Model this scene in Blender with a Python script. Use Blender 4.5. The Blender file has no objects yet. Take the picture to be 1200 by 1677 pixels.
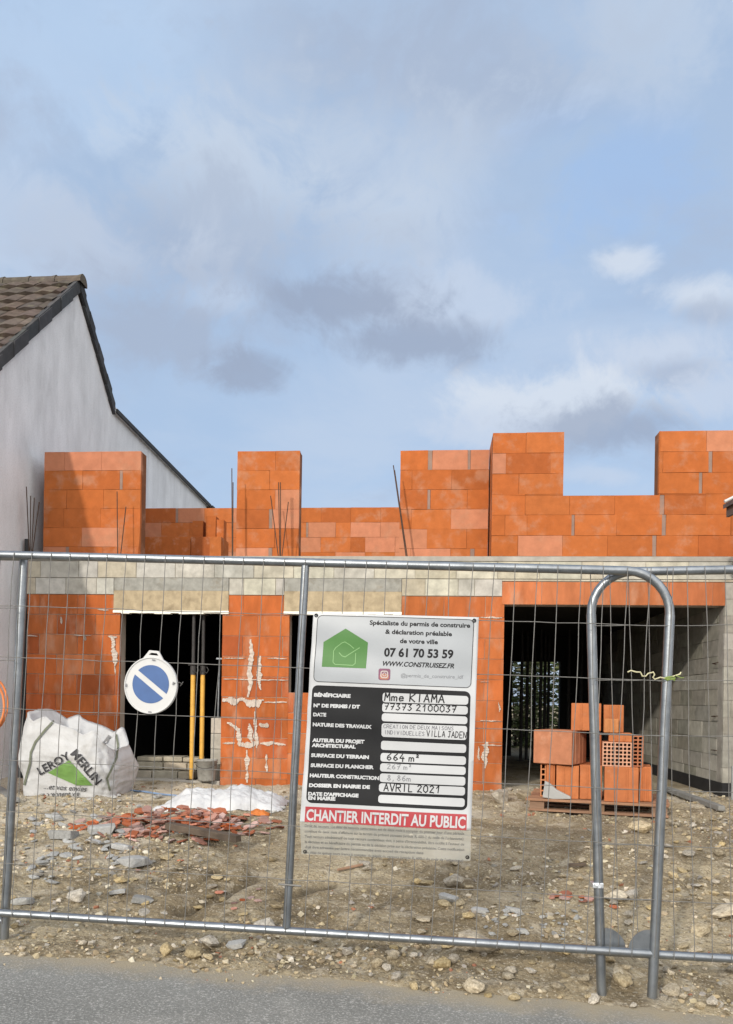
import bpy, bmesh, math, random
from mathutils import Vector, Matrix, noise
from mathutils.bvhtree import BVHTree
R = math.radians
random.seed(7)
sc = bpy.context.scene
COL = sc.collection

# ------------------------------------------------------------------ camera
F, CX, HY, EYE, ROLL = 1280.0, 600.0, 1150.0, 1.45, R(0.9)
cd = bpy.data.cameras.new('camera'); cam = bpy.data.objects.new('camera', cd); COL.objects.link(cam)
cd.sensor_fit = 'VERTICAL'; cd.sensor_height = 36.0; cd.lens = F / 1677 * 36
cd.shift_y = (HY - 838.5) / 1677
cd.clip_start = 0.05; cd.clip_end = 3000
cr, sr = math.cos(ROLL), math.sin(ROLL)
cam.matrix_world = Matrix(((cr, -sr, 0, 0), (0, 0, -1, 0), (sr, cr, 0, EYE), (0, 0, 0, 1)))
sc.camera = cam

# ------------------------------------------------------------------ light
SUN_AZ, SUN_EL = R(27), R(23)          # sun stands behind the viewer, to the left
w = bpy.data.worlds.new('World'); sc.world = w; w.use_nodes = True
def build_world():
    nt = w.node_tree; nt.nodes.clear(); N = nt.nodes.new; L = nt.links.new
    out = N('ShaderNodeOutputWorld'); bg = N('ShaderNodeBackground'); L(bg.outputs[0], out.inputs[0])
    bg.inputs[1].default_value = 0.12
    sky = N('ShaderNodeTexSky'); sky.sky_type = 'NISHITA'; sky.sun_disc = False
    sky.sun_elevation = SUN_EL; sky.sun_rotation = R(180) + SUN_AZ
    sky.air_density = 1.0; sky.dust_density = 1.5; sky.ozone_density = 1.6
    tc = N('ShaderNodeTexCoord')
    sep = N('ShaderNodeSeparateXYZ'); L(tc.outputs['Generated'], sep.inputs[0])
    def math_(op, a, b=None, clamp=False):
        m = N('ShaderNodeMath'); m.operation = op; m.use_clamp = clamp
        for i, v in enumerate((a, b)):
            if v is None: continue
            if isinstance(v, (int, float)): m.inputs[i].default_value = v
            else: L(v, m.inputs[i])
        return m.outputs[0]
    zz = math_('ADD', math_('MAXIMUM', sep.outputs[2], 0.0), 0.28)
    px = math_('DIVIDE', sep.outputs[0], zz); py = math_('DIVIDE', sep.outputs[1], zz)
    cmb = N('ShaderNodeCombineXYZ'); L(px, cmb.inputs[0]); L(py, cmb.inputs[1])
    def nz(scale, detail, rough, dist, off, vec=None):
        mp = N('ShaderNodeMapping'); mp.inputs['Location'].default_value = off
        L(vec or cmb.outputs[0], mp.inputs[0])
        n = N('ShaderNodeTexNoise'); n.inputs['Scale'].default_value = scale; n.inputs['Detail'].default_value = detail
        n.inputs['Roughness'].default_value = rough; n.inputs['Distortion'].default_value = dist
        L(mp.outputs[0], n.inputs[0]); return n.outputs[0]
    def ramp(v, a, b):
        m = N('ShaderNodeMapRange'); m.interpolation_type = 'SMOOTHSTEP'; m.inputs[1].default_value = a; m.inputs[2].default_value = b
        L(v, m.inputs[0]); return m.outputs[0]
    def mix(f, a, b):
        m = N('ShaderNodeMix'); m.data_type = 'RGBA'
        if isinstance(f, (int, float)): m.inputs[0].default_value = f
        else: L(f, m.inputs[0])
        for i, v in ((6, a), (7, b)):
            if isinstance(v, tuple): m.inputs[i].default_value = (*[c * 1.42 / 0.12 for c in v], 1)
            else: L(v, m.inputs[i])
        return m.outputs[2]
    col = mix(0.55, sky.outputs[0], (0.25, 0.385, 0.59))
    col = mix(0.46, col, (0.325, 0.385, 0.475))
    veil = ramp(nz(1.5, 8, 0.6, 0.7, (3.1, 0.4, 0)), 0.36, 0.66)
    col = mix(math_('MULTIPLY', veil, 0.55), col, (0.345, 0.405, 0.50))
    dark = ramp(nz(2.6, 9, 0.62, 0.5, (9.3, 5.2, 2)), 0.48, 0.72)
    col = mix(math_('MULTIPLY', dark, 0.5), col, (0.255, 0.30, 0.39))
    warp = nz(7.0, 6, 0.62, 0.6, (1, 2, 3), tc.outputs['Generated'])
    fine = nz(19.0, 7, 0.65, 0.8, (5, 1, 4), tc.outputs['Generated'])
    def blob(px_, py_, sx, sy, c, amt, edge=0.55):
        d = ray(px_, py_).normalized()
        s = N('ShaderNodeVectorMath'); s.operation = 'SUBTRACT'; L(tc.outputs['Generated'], s.inputs[0]); s.inputs[1].default_value = d
        k = N('ShaderNodeVectorMath'); k.operation = 'MULTIPLY'; L(s.outputs[0], k.inputs[0]); k.inputs[1].default_value = (F / sx, F / sy, F / sy)
        ln = N('ShaderNodeVectorMath'); ln.operation = 'LENGTH'; L(k.outputs[0], ln.inputs[0])
        v = math_('ADD', ln.outputs['Value'], math_('MULTIPLY', math_('SUBTRACT', warp, 0.5), 3.0)); v = math_('ADD', v, math_('MULTIPLY', math_('SUBTRACT', fine, 0.5), 1.3))
        f = ramp(v, 1.2, edge - 0.28)
        nonlocal col
        col = mix(math_('MULTIPLY', f, amt), col, c)
    G1 = (0.205, 0.247, 0.332); G2 = (0.242, 0.286, 0.372); W1 = (0.43, 0.47, 0.53); W2 = (0.37, 0.42, 0.505)
    L1 = (0.355, 0.41, 0.49)
    blob(120, 90, 260, 120, (0.32, 0.43, 0.58), 0.45)
    blob(740, 130, 330, 110, G2, 0.6)
    blob(560, 250, 300, 100, L1, 0.55)
    blob(380, 310, 260, 90, L1, 0.6)
    blob(300, 380, 260, 80, G2, 0.55)
    blob(60, 390, 240, 80, W2, 0.45)
    blob(1010, 290, 190, 100, (0.215, 0.33, 0.53), 0.5)
    blob(1080, 60, 200, 90, L1, 0.5)
    blob(760, 500, 190, 45, W2, 0.6)
    blob(360, 490, 90, 30, W2, 0.45)
    blob(540, 495, 140, 42, G1, 0.85)
    blob(690, 560, 160, 36, G1, 0.8)
    blob(240, 550, 190, 75, G2, 0.75)
    blob(410, 605, 75, 36, G1, 0.75)
    blob(1020, 425, 62, 24, W1, 0.75)
    blob(1140, 485, 100, 32, W1, 0.75)
    blob(1150, 510, 90, 22, G2, 0.6)
    blob(1080, 580, 190, 44, W2, 0.85)
    blob(1110, 610, 130, 26, G2, 0.6)
    blob(930, 655, 190, 52, W1, 0.85)
    blob(800, 705, 120, 26, W2, 0.7)
    blob(1010, 700, 150, 42, G1, 0.75)
    blob(1180, 640, 90, 40, W2, 0.7)
    blob(985, 775, 180, 18, W2, 0.5)
    # unseen bright cloud behind the viewer, added to raise the ambient light
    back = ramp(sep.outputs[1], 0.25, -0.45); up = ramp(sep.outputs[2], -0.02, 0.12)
    fill_glow = math_('ADD', math_('MULTIPLY', nz(1.7, 5, 0.6, 0.3, (2, 8, 1), tc.outputs['Generated']), 0.8), 0.55)
    f = math_('MULTIPLY', math_('MULTIPLY', back, up), fill_glow, True)
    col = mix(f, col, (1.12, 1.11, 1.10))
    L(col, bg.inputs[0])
def ray(px, py):
    dx, dy = (px - CX) / F, (HY - py) / F
    return Vector((dx * cr - dy * sr, 1.0, dx * sr + dy * cr))
CAM = Vector((0, 0, EYE))
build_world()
sd = bpy.data.lights.new('sun', 'SUN'); sd.energy = 2.25; sd.angle = R(2.0); sd.color = (1.0, 0.92, 0.80)
so = bpy.data.objects.new('sun', sd); COL.objects.link(so)
SUN_DIR = Vector((math.sin(SUN_AZ) * math.cos(SUN_EL), math.cos(SUN_AZ) * math.cos(SUN_EL), -math.sin(SUN_EL)))
so.rotation_euler = SUN_DIR.to_track_quat('-Z', 'Y').to_euler()
sc.view_settings.view_transform = 'Standard'; sc.view_settings.look = 'None'
sc.view_settings.exposure = 0.2; sc.view_settings.gamma = 1.0

# ------------------------------------------------------------------ helpers
def at(px, py, y): return CAM + ray(px, py) * y
def tag(o, label=None, cat=None, group=None, kind=None):
    for k, v in (('label', label), ('category', cat), ('group', group), ('kind', kind)):
        if v: o[k] = v
    return o
def thing(name, label, cat, loc=(0, 0, 0), rz=0.0, group=None):
    o = bpy.data.objects.new(name, None); o.empty_display_size = 0.2; COL.objects.link(o)
    o.location = loc; o.rotation_euler = (0, 0, rz)
    return tag(o, label, cat, group)
class MB:
    def __init__(s, org=(0, 0, 0)): s.v = []; s.f = []; s.c = []; s.o = Vector(org); s.sm = []
    def add(s, vs, fs, col=(1, 1, 1), smooth=False):
        b = len(s.v); s.v += [tuple(Vector(p) - s.o) for p in vs]
        for f in fs: s.f.append(tuple(b + i for i in f)); s.c.append(col); s.sm.append(smooth)
    def box(s, x0, x1, y0, y1, z0, z1, col=(1, 1, 1), M=None):
        p = [Vector((x, y, z)) for z in (z0, z1) for y in (y0, y1) for x in (x0, x1)]
        if M is not None: p = [M @ q for q in p]
        s.add(p, [(0, 2, 3, 1), (4, 5, 7, 6), (0, 1, 5, 4), (2, 6, 7, 3), (0, 4, 6, 2), (1, 3, 7, 5)], col)
    def tube(s, pts, r, n=8, col=(1, 1, 1), cap=True, smooth=True):
        pts = [Vector(p) for p in pts]; m = len(pts); rs = r if isinstance(r, (list, tuple)) else [r] * m
        vs = []; up = None
        for i, p in enumerate(pts):
            t = (pts[min(i + 1, m - 1)] - pts[max(i - 1, 0)]).normalized()
            if up is None: up = t.orthogonal().normalized()
            else: up = (up - t * up.dot(t)).normalized()
            bi = t.cross(up)
            for k in range(n):
                a = 2 * math.pi * k / n; vs.append(p + (up * math.cos(a) + bi * math.sin(a)) * rs[i])
        fs = [(i * n + k, i * n + (k + 1) % n, (i + 1) * n + (k + 1) % n, (i + 1) * n + k) for i in range(m - 1) for k in range(n)]
        s.add(vs, fs, col, smooth)
        if cap:
            s.add(vs[:n], [tuple(range(n - 1, -1, -1))], col); s.add(vs[-n:], [tuple(range(n))], col)
    def prism(s, poly, d, col=(1, 1, 1)):          # polygon extruded by vector d
        n = len(poly); d = Vector(d); a = [Vector(p) for p in poly]; b = [p + d for p in a]
        s.add(a + b, [tuple(range(n - 1, -1, -1)), tuple(range(n, 2 * n))] + [(i, (i + 1) % n, n + (i + 1) % n, n + i) for i in range(n)], col)
    def build(s, name, m, parent=None, loc=None, bevel=0, sub=0):
        me = bpy.data.meshes.new(name); me.from_pydata(s.v, [], s.f)
        ca = me.color_attributes.new('Col', 'FLOAT_COLOR', 'CORNER')
        buf = []
        for f, c in zip(s.f, s.c): buf += [c[0], c[1], c[2], 1.0] * len(f)
        ca.data.foreach_set('color', buf)
        me.polygons.foreach_set('use_smooth', s.sm)
        bm = bmesh.new(); bm.from_mesh(me); bmesh.ops.recalc_face_normals(bm, faces=bm.faces); bm.to_mesh(me); bm.free()
        me.materials.append(m)
        o = bpy.data.objects.new(name, me); COL.objects.link(o)
        if parent: o.parent = parent
        if loc is not None: o.location = loc
        elif not parent: o.location = s.o
        if bevel:
            b = o.modifiers.new('b', 'BEVEL'); b.width = bevel; b.segments = 2; b.limit_method = 'ANGLE'
        if sub:
            b = o.modifiers.new('s', 'SUBSURF'); b.levels = b.render_levels = sub
        return o
def mat(name, col=None, rough=0.85, metal=0.0, var=0.25, scale=6.0, bump=0.3, bscale=80.0, col2=None, thr=(0.5, 0.7), amt=0.6, s2=3.0,
        stretch=(1, 1, 1), ribs=0.0, rnd=0.0, spec=0.4, trans=0.0, speck=None, dist=0.004):
    m = bpy.data.materials.new(name); m.use_nodes = True; nt = m.node_tree; N = nt.nodes.new; L = nt.links.new
    b = nt.nodes['Principled BSDF']; b.inputs['Roughness'].default_value = rough; b.inputs['Metallic'].default_value = metal
    b.inputs['Specular IOR Level'].default_value = spec
    tc = N('ShaderNodeTexCoord'); mp = N('ShaderNodeMapping'); mp.inputs['Scale'].default_value = stretch; L(tc.outputs['Object'], mp.inputs[0])
    def nz(sca, det=5, ro=0.6, vec=None, off=0.0):
        n = N('ShaderNodeTexNoise'); n.inputs['Scale'].default_value = sca; n.inputs['Detail'].default_value = det; n.inputs['Roughness'].default_value = ro
        if rnd or off:
            a = N('ShaderNodeVectorMath'); a.operation = 'ADD'; L(vec or mp.outputs[0], a.inputs[0]); a.inputs[1].default_value = (off, off * 1.7, off * 0.3)
            if rnd:
                oi = N('ShaderNodeObjectInfo'); k = N('ShaderNodeVectorMath'); k.operation = 'ADD'; L(a.outputs[0], k.inputs[0]); L(oi.outputs['Location'], k.inputs[1]); L(k.outputs[0], n.inputs[0])
            else: L(a.outputs[0], n.inputs[0])
        else: L(vec or mp.outputs[0], n.inputs[0])
        return n.outputs[0]
    def mr(v, a, c, d=0.0, e=1.0, ss=False):
        q = N('ShaderNodeMapRange'); q.interpolation_type = 'SMOOTHSTEP' if ss else 'LINEAR'
        q.inputs[1].default_value = a; q.inputs[2].default_value = c; q.inputs[3].default_value = d; q.inputs[4].default_value = e; L(v, q.inputs[0]); return q.outputs[0]
    def mix(f, a, c, mode='MIX'):
        q = N('ShaderNodeMix'); q.data_type = 'RGBA'; q.blend_type = mode
        if isinstance(f, float): q.inputs[0].default_value = f
        else: L(f, q.inputs[0])
        for i, v in ((6, a), (7, c)):
            if isinstance(v, tuple): q.inputs[i].default_value = (*v, 1)
            else: L(v, q.inputs[i])
        return q.outputs[2]
    at_ = N('ShaderNodeAttribute'); at_.attribute_name = 'Col'
    c = mix(1.0, at_.outputs['Color'], col, 'MULTIPLY') if col else at_.outputs['Color']
    if col2: c = mix(mr(nz(s2, 6, 0.62, off=5.0), thr[0], thr[1], 0, amt, True), c, col2)
    g = N('ShaderNodeCombineColor'); v = mr(nz(scale), 0.25, 0.75, 1 - var, 1 + var)
    for i in range(3): L(v, g.inputs[i])
    c = mix(1.0, c, g.outputs[0], 'MULTIPLY')
    if speck: c = mix(mr(nz(speck[1], 3, 0.7, tc.outputs['Object'], 2.0), 0.5, 0.75, 0, speck[2]), c, speck[0])
    if rnd:
        oi = N('ShaderNodeObjectInfo'); h = N('ShaderNodeHueSaturation'); L(c, h.inputs['Color']); L(mr(oi.outputs['Random'], 0, 1, 1 - rnd, 1 + rnd), h.inputs['Value'])
        m2 = N('ShaderNodeMath'); m2.operation = 'FRACT'; m3 = N('ShaderNodeMath'); m3.operation = 'MULTIPLY'; L(oi.outputs['Random'], m3.inputs[0]); m3.inputs[1].default_value = 37.7; L(m3.outputs[0], m2.inputs[0])
        L(mr(m2.outputs[0], 0, 1, 0.45, 1.25), h.inputs['Saturation']); c = h.outputs[0]
    L(c, b.inputs['Base Color'])
    if bump:
        hgt = nz(bscale, 4, 0.65, tc.outputs['Object'])
        if ribs:
            wv = N('ShaderNodeTexWave'); wv.bands_direction = 'X'; wv.inputs['Scale'].default_value = ribs; wv.inputs['Distortion'].default_value = 0.6; L(tc.outputs['Object'], wv.inputs[0])
            a = N('ShaderNodeMath'); a.operation = 'ADD'; L(hgt, a.inputs[0]); L(wv.outputs['Fac'], a.inputs[1]); hgt = a.outputs[0]
        bp = N('ShaderNodeBump'); bp.inputs['Strength'].default_value = bump; bp.inputs['Distance'].default_value = dist; L(hgt, bp.inputs['Height']); L(bp.outputs[0], b.inputs['Normal'])
    if trans:
        t = N('ShaderNodeBsdfTransparent'); mx = N('ShaderNodeMixShader'); mx.inputs[0].default_value = trans
        L(b.outputs[0], mx.inputs[1]); L(t.outputs[0], mx.inputs[2]); L(mx.outputs[0], nt.nodes['Material Output'].inputs[0])
    return m
def jit(c, s=0.1):
    k = 1 + random.uniform(-s, s); return (c[0] * k * (1 + random.uniform(-s, s) * 0.25), c[1] * k, c[2] * k * (1 + random.uniform(-s, s) * 0.3))

M_BRICK = mat('terracotta', None, 0.9, var=0.14, scale=9, bump=0.35, bscale=140, ribs=26, col2=(0.43, 0.21, 0.125), thr=(0.50, 0.70), amt=0.62, s2=4.0, spec=0.15)
M_BRICKLOW = mat('terracotta_stained', None, 0.9, var=0.24, scale=5, bump=0.45, bscale=120, ribs=26, col2=(0.46, 0.26, 0.17), thr=(0.5, 0.72), amt=0.55, s2=3.2, stretch=(1.6, 1, 0.6), spec=0.15)
M_LOOSE = mat('loose_terracotta', None, 0.92, var=0.2, scale=9, bump=0.4, bscale=120, col2=(0.58, 0.33, 0.22), thr=(0.5, 0.75), amt=0.5, s2=7, spec=0.15)
M_BLOCK = mat('concrete_block', None, 0.95, var=0.26, scale=8, bump=0.9, bscale=110, col2=(0.25, 0.235, 0.195), thr=(0.47, 0.7), amt=0.45, s2=2.4, spec=0.15)
M_LINTEL = mat('lintel_concrete', None, 0.95, var=0.25, scale=11, bump=0.9, bscale=90, col2=(0.17, 0.13, 0.08), thr=(0.5, 0.72), amt=0.5, s2=6, spec=0.15)
M_CONC = mat('concrete', (0.36, 0.34, 0.30), 0.95, var=0.3, scale=4, bump=0.6, bscale=60, spec=0.15)
M_MORTAR = mat('mortar', (0.52, 0.45, 0.39), 0.95, var=0.2, scale=20, bump=0.8, bscale=120, spec=0.15)
M_DARK = mat('interior_shade_block', (0.016, 0.0155, 0.015), 0.95, var=0.3, scale=3, bump=0.4, bscale=40)  # near-black colour paints in the shade of the rooms
M_RENDER = mat('grey_render', (0.68, 0.685, 0.70), 0.95, var=0.16, scale=2.2, bump=1.0, bscale=70, speck=((0.42, 0.42, 0.42), 45, 0.45), col2=(0.44, 0.44, 0.445), thr=(0.5, 0.78), amt=0.42, s2=2.4, stretch=(1, 1.4, 0.5), spec=0.15, dist=0.006)
M_TILE = mat('roof_tile', None, 0.9, var=0.35, scale=9, bump=0.6, bscale=60, col2=(0.16, 0.15, 0.10), thr=(0.5, 0.72), amt=0.6, s2=7, spec=0.2)
M_VERGE = mat('verge_tile', (0.042, 0.043, 0.045), 0.85, var=0.3, scale=7, bump=0.5, bscale=60)
M_STEEL = mat('galvanised_tube', (0.27, 0.29, 0.31), 0.38, metal=0.9, var=0.25, scale=14, bump=0.15, bscale=160, col2=(0.34, 0.35, 0.35), thr=(0.5, 0.7), amt=0.5, s2=18)
M_WIRE = mat('galvanised_wire', (0.19, 0.185, 0.175), 0.6, metal=0.4, var=0.2, scale=30, bump=0.0)
M_REBAR = mat('rusty_rebar', (0.085, 0.05, 0.035), 0.9, metal=0.2, var=0.3, scale=30, bump=0.6, bscale=300)
M_WHITE = mat('white_plastic', (0.54, 0.54, 0.53), 0.45, var=0.06, scale=8, bump=0.05, bscale=60)
M_ALU = mat('white_strip', (0.82, 0.80, 0.70), 0.6, var=0.1, scale=8, bump=0.2)
M_WOOD = mat('pallet_wood', (0.30, 0.19, 0.125), 0.9, var=0.35, scale=8, bump=0.6, bscale=50, stretch=(0.3, 2, 2), spec=0.2)
M_DWOOD = mat('dark_wet_wood', (0.10, 0.075, 0.055), 0.9, var=0.35, scale=10, bump=0.6, bscale=60, stretch=(0.3, 2, 2))
M_BLACK = mat('black_membrane', (0.018, 0.018, 0.02), 0.6, var=0.3, scale=6, bump=0.4, bscale=40)

# ------------------------------------------------------------------ ground
def zr(x): return 0.10 - 0.03 * max(-6, min(6, x))
def road_edge(x): return 3.67 - 0.125 * max(-40, min(40, x)) + 0.05 * noise.noise((x * 1.3, 2.2, 0)) + 0.025 * noise.noise((x * 5, 7.2, 0))
def smooth_table(q, tab):
    for (a, va), (b, vb) in zip(tab, tab[1:]):
        if q <= b:
            t = max(0, (q - a) / (b - a)); return va + (vb - va) * t
    return tab[-1][1]
def gh(x, y):
    q = y - road_edge(x)
    if q < -0.35: return zr(x) - 0.06
    s = smooth_table(q, [(0, 0), (0.3, 0.05), (0.9, 0.36), (1.8, 0.68), (3.0, 0.92), (4.5, 1.0), (999, 1.0)])
    base = zr(x) + (0.40 - zr(x)) * s
    if q < 0.12: base += -0.05 * min(1, (0.12 - q) / 0.3)
    if y > 9.9 and y < 19: amp = 0.012
    else: amp = 1.0 if y < 12 else 3.0
    m1 = noise.noise((x * 1.3, y * 1.3, 12.0)); rg = 0.55 + 0.9 * max(0.0, m1 + 0.25)
    n = 0.045 * noise.noise((x * 0.9, y * 0.9, 0.3)) + 0.034 * noise.noise((x * 2.7, y * 2.7, 4.1)) + 0.030 * rg * noise.noise((x * 6.5, y * 6.5, 9.1)) + 0.022 * rg * (0.35 - abs(noise.noise((x * 13, y * 13, 3.3)))) + 0.013 * rg * noise.noise((x * 31, y * 31, 1.3))
    k = max(0, min(1, q / 0.35)) * amp
    # wheel rut running across the yard
    rut = 0
    for (ax, ay, bx, by, d, wd) in RUTS:
        vx, vy = bx - ax, by - ay; t = max(0, min(1, ((x - ax) * vx + (y - ay) * vy) / (vx * vx + vy * vy)))
        ds = math.hypot(x - ax - t * vx, y - ay - t * vy) + 0.03 * noise.noise((x * 6, y * 6, 8)); rut -= d * math.exp(-(ds / wd) ** 2)
    return base + n * k + rut + 0.012 * noise.noise((x * 9, y * 9, 6.0)) * (1 if -0.35 < q < 0.4 else 0)
RUTS = []
def gpt(px, py):
    lo, hi = 2.5, 14.0
    d = ray(px, py)
    t = 2.6
    while t < 14:
        p = CAM + d * t
        if p.z < gh(p.x, p.y): break
        t += 0.02
    return Vector((p.x, p.y, gh(p.x, p.y)))
a, b = gpt(300, 1490), gpt(425, 1428); RUTS.append((a.x, a.y, b.x, b.y, 0.05, 0.06))
a, b = gpt(265, 1462), gpt(362, 1425); RUTS.append((a.x, a.y, b.x, b.y, 0.03, 0.035))
a, b = gpt(450, 1470), gpt(540, 1445); RUTS.append((a.x, a.y, b.x, b.y, 0.05, 0.06))
def ground():
    def axis(lo, hi, st, far):
        v = [lo + i * st for i in range(int((hi - lo) / st) + 1)]
        g = st; x = v[-1]; up = []
        while x < far: g *= 1.5; x += g; up.append(x)
        g = st; x = v[0]; dn = []
        while x > -far: g *= 1.5; x -= g; dn.append(x)
        return dn[::-1] + v + up
    xs = axis(-4.6, 4.8, 0.026, 900); ys = axis(3.1, 10.0, 0.024, 900)
    vs = [(x, y, gh(x, y)) for y in ys for x in xs]; n = len(xs)
    fs = [(j * n + i, j * n + i + 1, (j + 1) * n + i + 1, (j + 1) * n + i) for j in range(len(ys) - 1) for i in range(n - 1)]
    m = bpy.data.materials.new('dirt'); m.use_nodes = True; nt = m.node_tree; N = nt.nodes.new; L = nt.links.new; b = nt.nodes['Principled BSDF']
    b.inputs['Roughness'].default_value = 0.95; b.inputs['Specular IOR Level'].default_value = 0.12
    tc = N('ShaderNodeTexCoord')
    def nz(s, d=6, r=0.62, off=(0, 0, 0)):
        mp = N('ShaderNodeMapping'); mp.inputs['Location'].default_value = off; L(tc.outputs['Object'], mp.inputs[0])
        k = N('ShaderNodeTexNoise'); k.inputs['Scale'].default_value = s; k.inputs['Detail'].default_value = d; k.inputs['Roughness'].default_value = r; L(mp.outputs[0], k.inputs[0]); return k.outputs[0]
    def mr(v, a, c, d=0., e=1.):
        q = N('ShaderNodeMapRange'); q.interpolation_type = 'SMOOTHSTEP'
        for i, z in enumerate((a, c, d, e)): q.inputs[i + 1].default_value = z
        L(v, q.inputs[0]); return q.outputs[0]
    def mix(f, a, c, mode='MIX'):
        q = N('ShaderNodeMix'); q.data_type = 'RGBA'; q.blend_type = mode
        if isinstance(f, float): q.inputs[0].default_value = f
        else: L(f, q.inputs[0])
        for i, v in ((6, a), (7, c)):
            if isinstance(v, tuple): q.inputs[i].default_value = (*v, 1)
            else: L(v, q.inputs[i])
        return q.outputs[2]
    c = mix(mr(nz(0.9), 0.35, 0.65), (0.28, 0.222, 0.138), (0.40, 0.335, 0.225))
    c = mix(mr(nz(2.2, 7, 0.65, (4, 1, 0)), 0.46, 0.60, 0, 0.8), c, (0.19, 0.148, 0.09))
    c = mix(mr(nz(7, 8, 0.68, (1, 7, 0)), 0.52, 0.64, 0, 0.6), c, (0.50, 0.44, 0.34))
    c = mix(mr(nz(38, 4, 0.7, (2, 2, 0)), 0.50, 0.66, 0, 0.75), c, (0.13, 0.10, 0.062))
    c = mix(mr(nz(60, 3, 0.7, (8, 3, 0)), 0.55, 0.68, 0, 0.8), c, (0.58, 0.52, 0.41))
    vo = N('ShaderNodeTexVoronoi'); vo.inputs['Scale'].default_value = 34; L(tc.outputs['Object'], vo.inputs[0])
    L(c, b.inputs['Base Color'])
    h = N('ShaderNodeMath'); h.operation = 'ADD'; L(nz(45, 6, 0.7), h.inputs[0])
    k = N('ShaderNodeMath'); k.operation = 'MULTIPLY'; L(vo.outputs['Distance'], k.inputs[0]); k.inputs[1].default_value = -0.5; L(k.outputs[0], h.inputs[1])
    bp = N('ShaderNodeBump'); bp.inputs['Strength'].default_value = 0.9; bp.inputs['Distance'].default_value = 0.02; L(h.outputs[0], bp.inputs['Height']); L(bp.outputs[0], b.inputs['Normal'])
    at_ = N('ShaderNodeAttribute'); at_.attribute_name = 'rut_dark'
    du = N('ShaderNodeAttribute'); du.attribute_name = 'dust'; c = mix(mr(du.outputs['Fac'], 0.15, 1.0, 0, 0.75), c, (0.54, 0.485, 0.385))
    c2 = mix(mr(at_.outputs['Fac'], 0.15, 0.9, 0, 0.8), c, (0.085, 0.068, 0.046)); L(c2, b.inputs['Base Color'])
    g = MB(); g.add(vs, fs, (1, 1, 1), True); o = g.build('ground', m); o['kind'] = 'structure'
    wa = o.data.attributes.new('rut_dark', 'FLOAT', 'POINT'); wv = []  # per-vertex mask: ground colour goes darker along the ruts
    for x, y, z in vs:
        k = 0
        if -3 < x < 3 and 3.5 < y < 8:
            for (ax, ay, bx, by, d, wd) in RUTS:
                vx, vy = bx - ax, by - ay; t = max(0, min(1, ((x - ax) * vx + (y - ay) * vy) / (vx * vx + vy * vy)))
                ds = math.hypot(x - ax - t * vx, y - ay - t * vy) + 0.035 * noise.noise((x * 7, y * 7, 8)); k = max(k, math.exp(-(ds / (wd * 0.9)) ** 2) * (0.75 + 0.5 * noise.noise((x * 9, y * 9, 2))))
        wv.append(k)
    wa.data.foreach_set('value', wv)
    da = o.data.attributes.new('dust', 'FLOAT', 'POINT'); dv = []      # pale mortar dust and crushed rubble by the house and on the left
    for x, y, z in vs:
        k = 0
        if abs(x) < 6 and 3 < y < 12:
            k = max(0, min(1, (y - 7.0) / 1.6)) * 0.75 + max(0, min(1, (-x - 0.13 * y) / 0.9)) * max(0, min(1, (y - 4.6) / 0.8)) * 0.6
            k = max(0, k * (0.75 + 1.1 * noise.noise((x * 1.8, y * 1.8, 3)) + 0.7 * noise.noise((x * 5.5, y * 5.5, 7))) + 0.55 * max(0, noise.noise((x * 3.2, y * 4.6, 31)) - 0.12) * 2)
        dv.append(k)
    da.data.foreach_set('value', dv)
    # road
    xs = [-60 + i for i in range(55)] + [-5 + 0.1 * i for i in range(101)] + [6 + i for i in range(55)]
    ys = [-30, -10, 0, 1, 2, 3, 3.2, 3.4, 3.6, 3.8, 4.0, 4.2, 4.4]
    rv = []
    for j, y in enumerate(ys):
        for x in xs: rv.append((x, y + (-0.125 * max(-40, min(40, x)) - 0.55 if y > 2.5 else 0), zr(x)))
    n = len(xs)
    g = MB(); g.add(rv, [(j * n + i, j * n + i + 1, (j + 1) * n + i + 1, (j + 1) * n + i) for j in range(len(ys) - 1) for i in range(n - 1)], (1, 1, 1), True)
    ma = mat('asphalt', (0.195, 0.195, 0.182), 0.9, var=0.24, scale=1.6, bump=1.0, bscale=110, col2=(0.33, 0.32, 0.29), thr=(0.5, 0.72), amt=0.6, s2=1.1, speck=((0.50, 0.49, 0.46), 85, 1.0), spec=0.25, dist=0.006)
    o = g.build('road', ma); o['kind'] = 'structure'
    nt = ma.node_tree; N = nt.nodes.new; L = nt.links.new; b = nt.nodes['Principled BSDF']; src = b.inputs['Base Color'].links[0].from_socket   # sand washed over the edge
    tc = N('ShaderNodeTexCoord'); vd = N('ShaderNodeVectorMath'); vd.operation = 'DOT_PRODUCT'; L(tc.outputs['Object'], vd.inputs[0]); vd.inputs[1].default_value = (0.125, 1, 0)
    n1 = N('ShaderNodeTexNoise'); n1.inputs['Scale'].default_value = 4.0; n1.inputs['Detail'].default_value = 8; n1.inputs['Roughness'].default_value = 0.7; L(tc.outputs['Object'], n1.inputs[0])
    ad = N('ShaderNodeMath'); ad.operation = 'MULTIPLY_ADD'; L(n1.outputs[0], ad.inputs[0]); ad.inputs[1].default_value = 0.55; L(vd.outputs['Value'], ad.inputs[2])
    mr_ = N('ShaderNodeMapRange'); mr_.inputs[1].default_value = 3.67 + 0.12; mr_.inputs[2].default_value = 3.67 + 0.36; mr_.inputs[4].default_value = 0.95; L(ad.outputs[0], mr_.inputs[0])
    mx = N('ShaderNodeMix'); mx.data_type = 'RGBA'; L(mr_.outputs[0], mx.inputs[0]); L(src, mx.inputs[6]); mx.inputs[7].default_value = (0.34, 0.29, 0.205, 1); L(mx.outputs[2], b.inputs['Base Color'])
ground()

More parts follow.
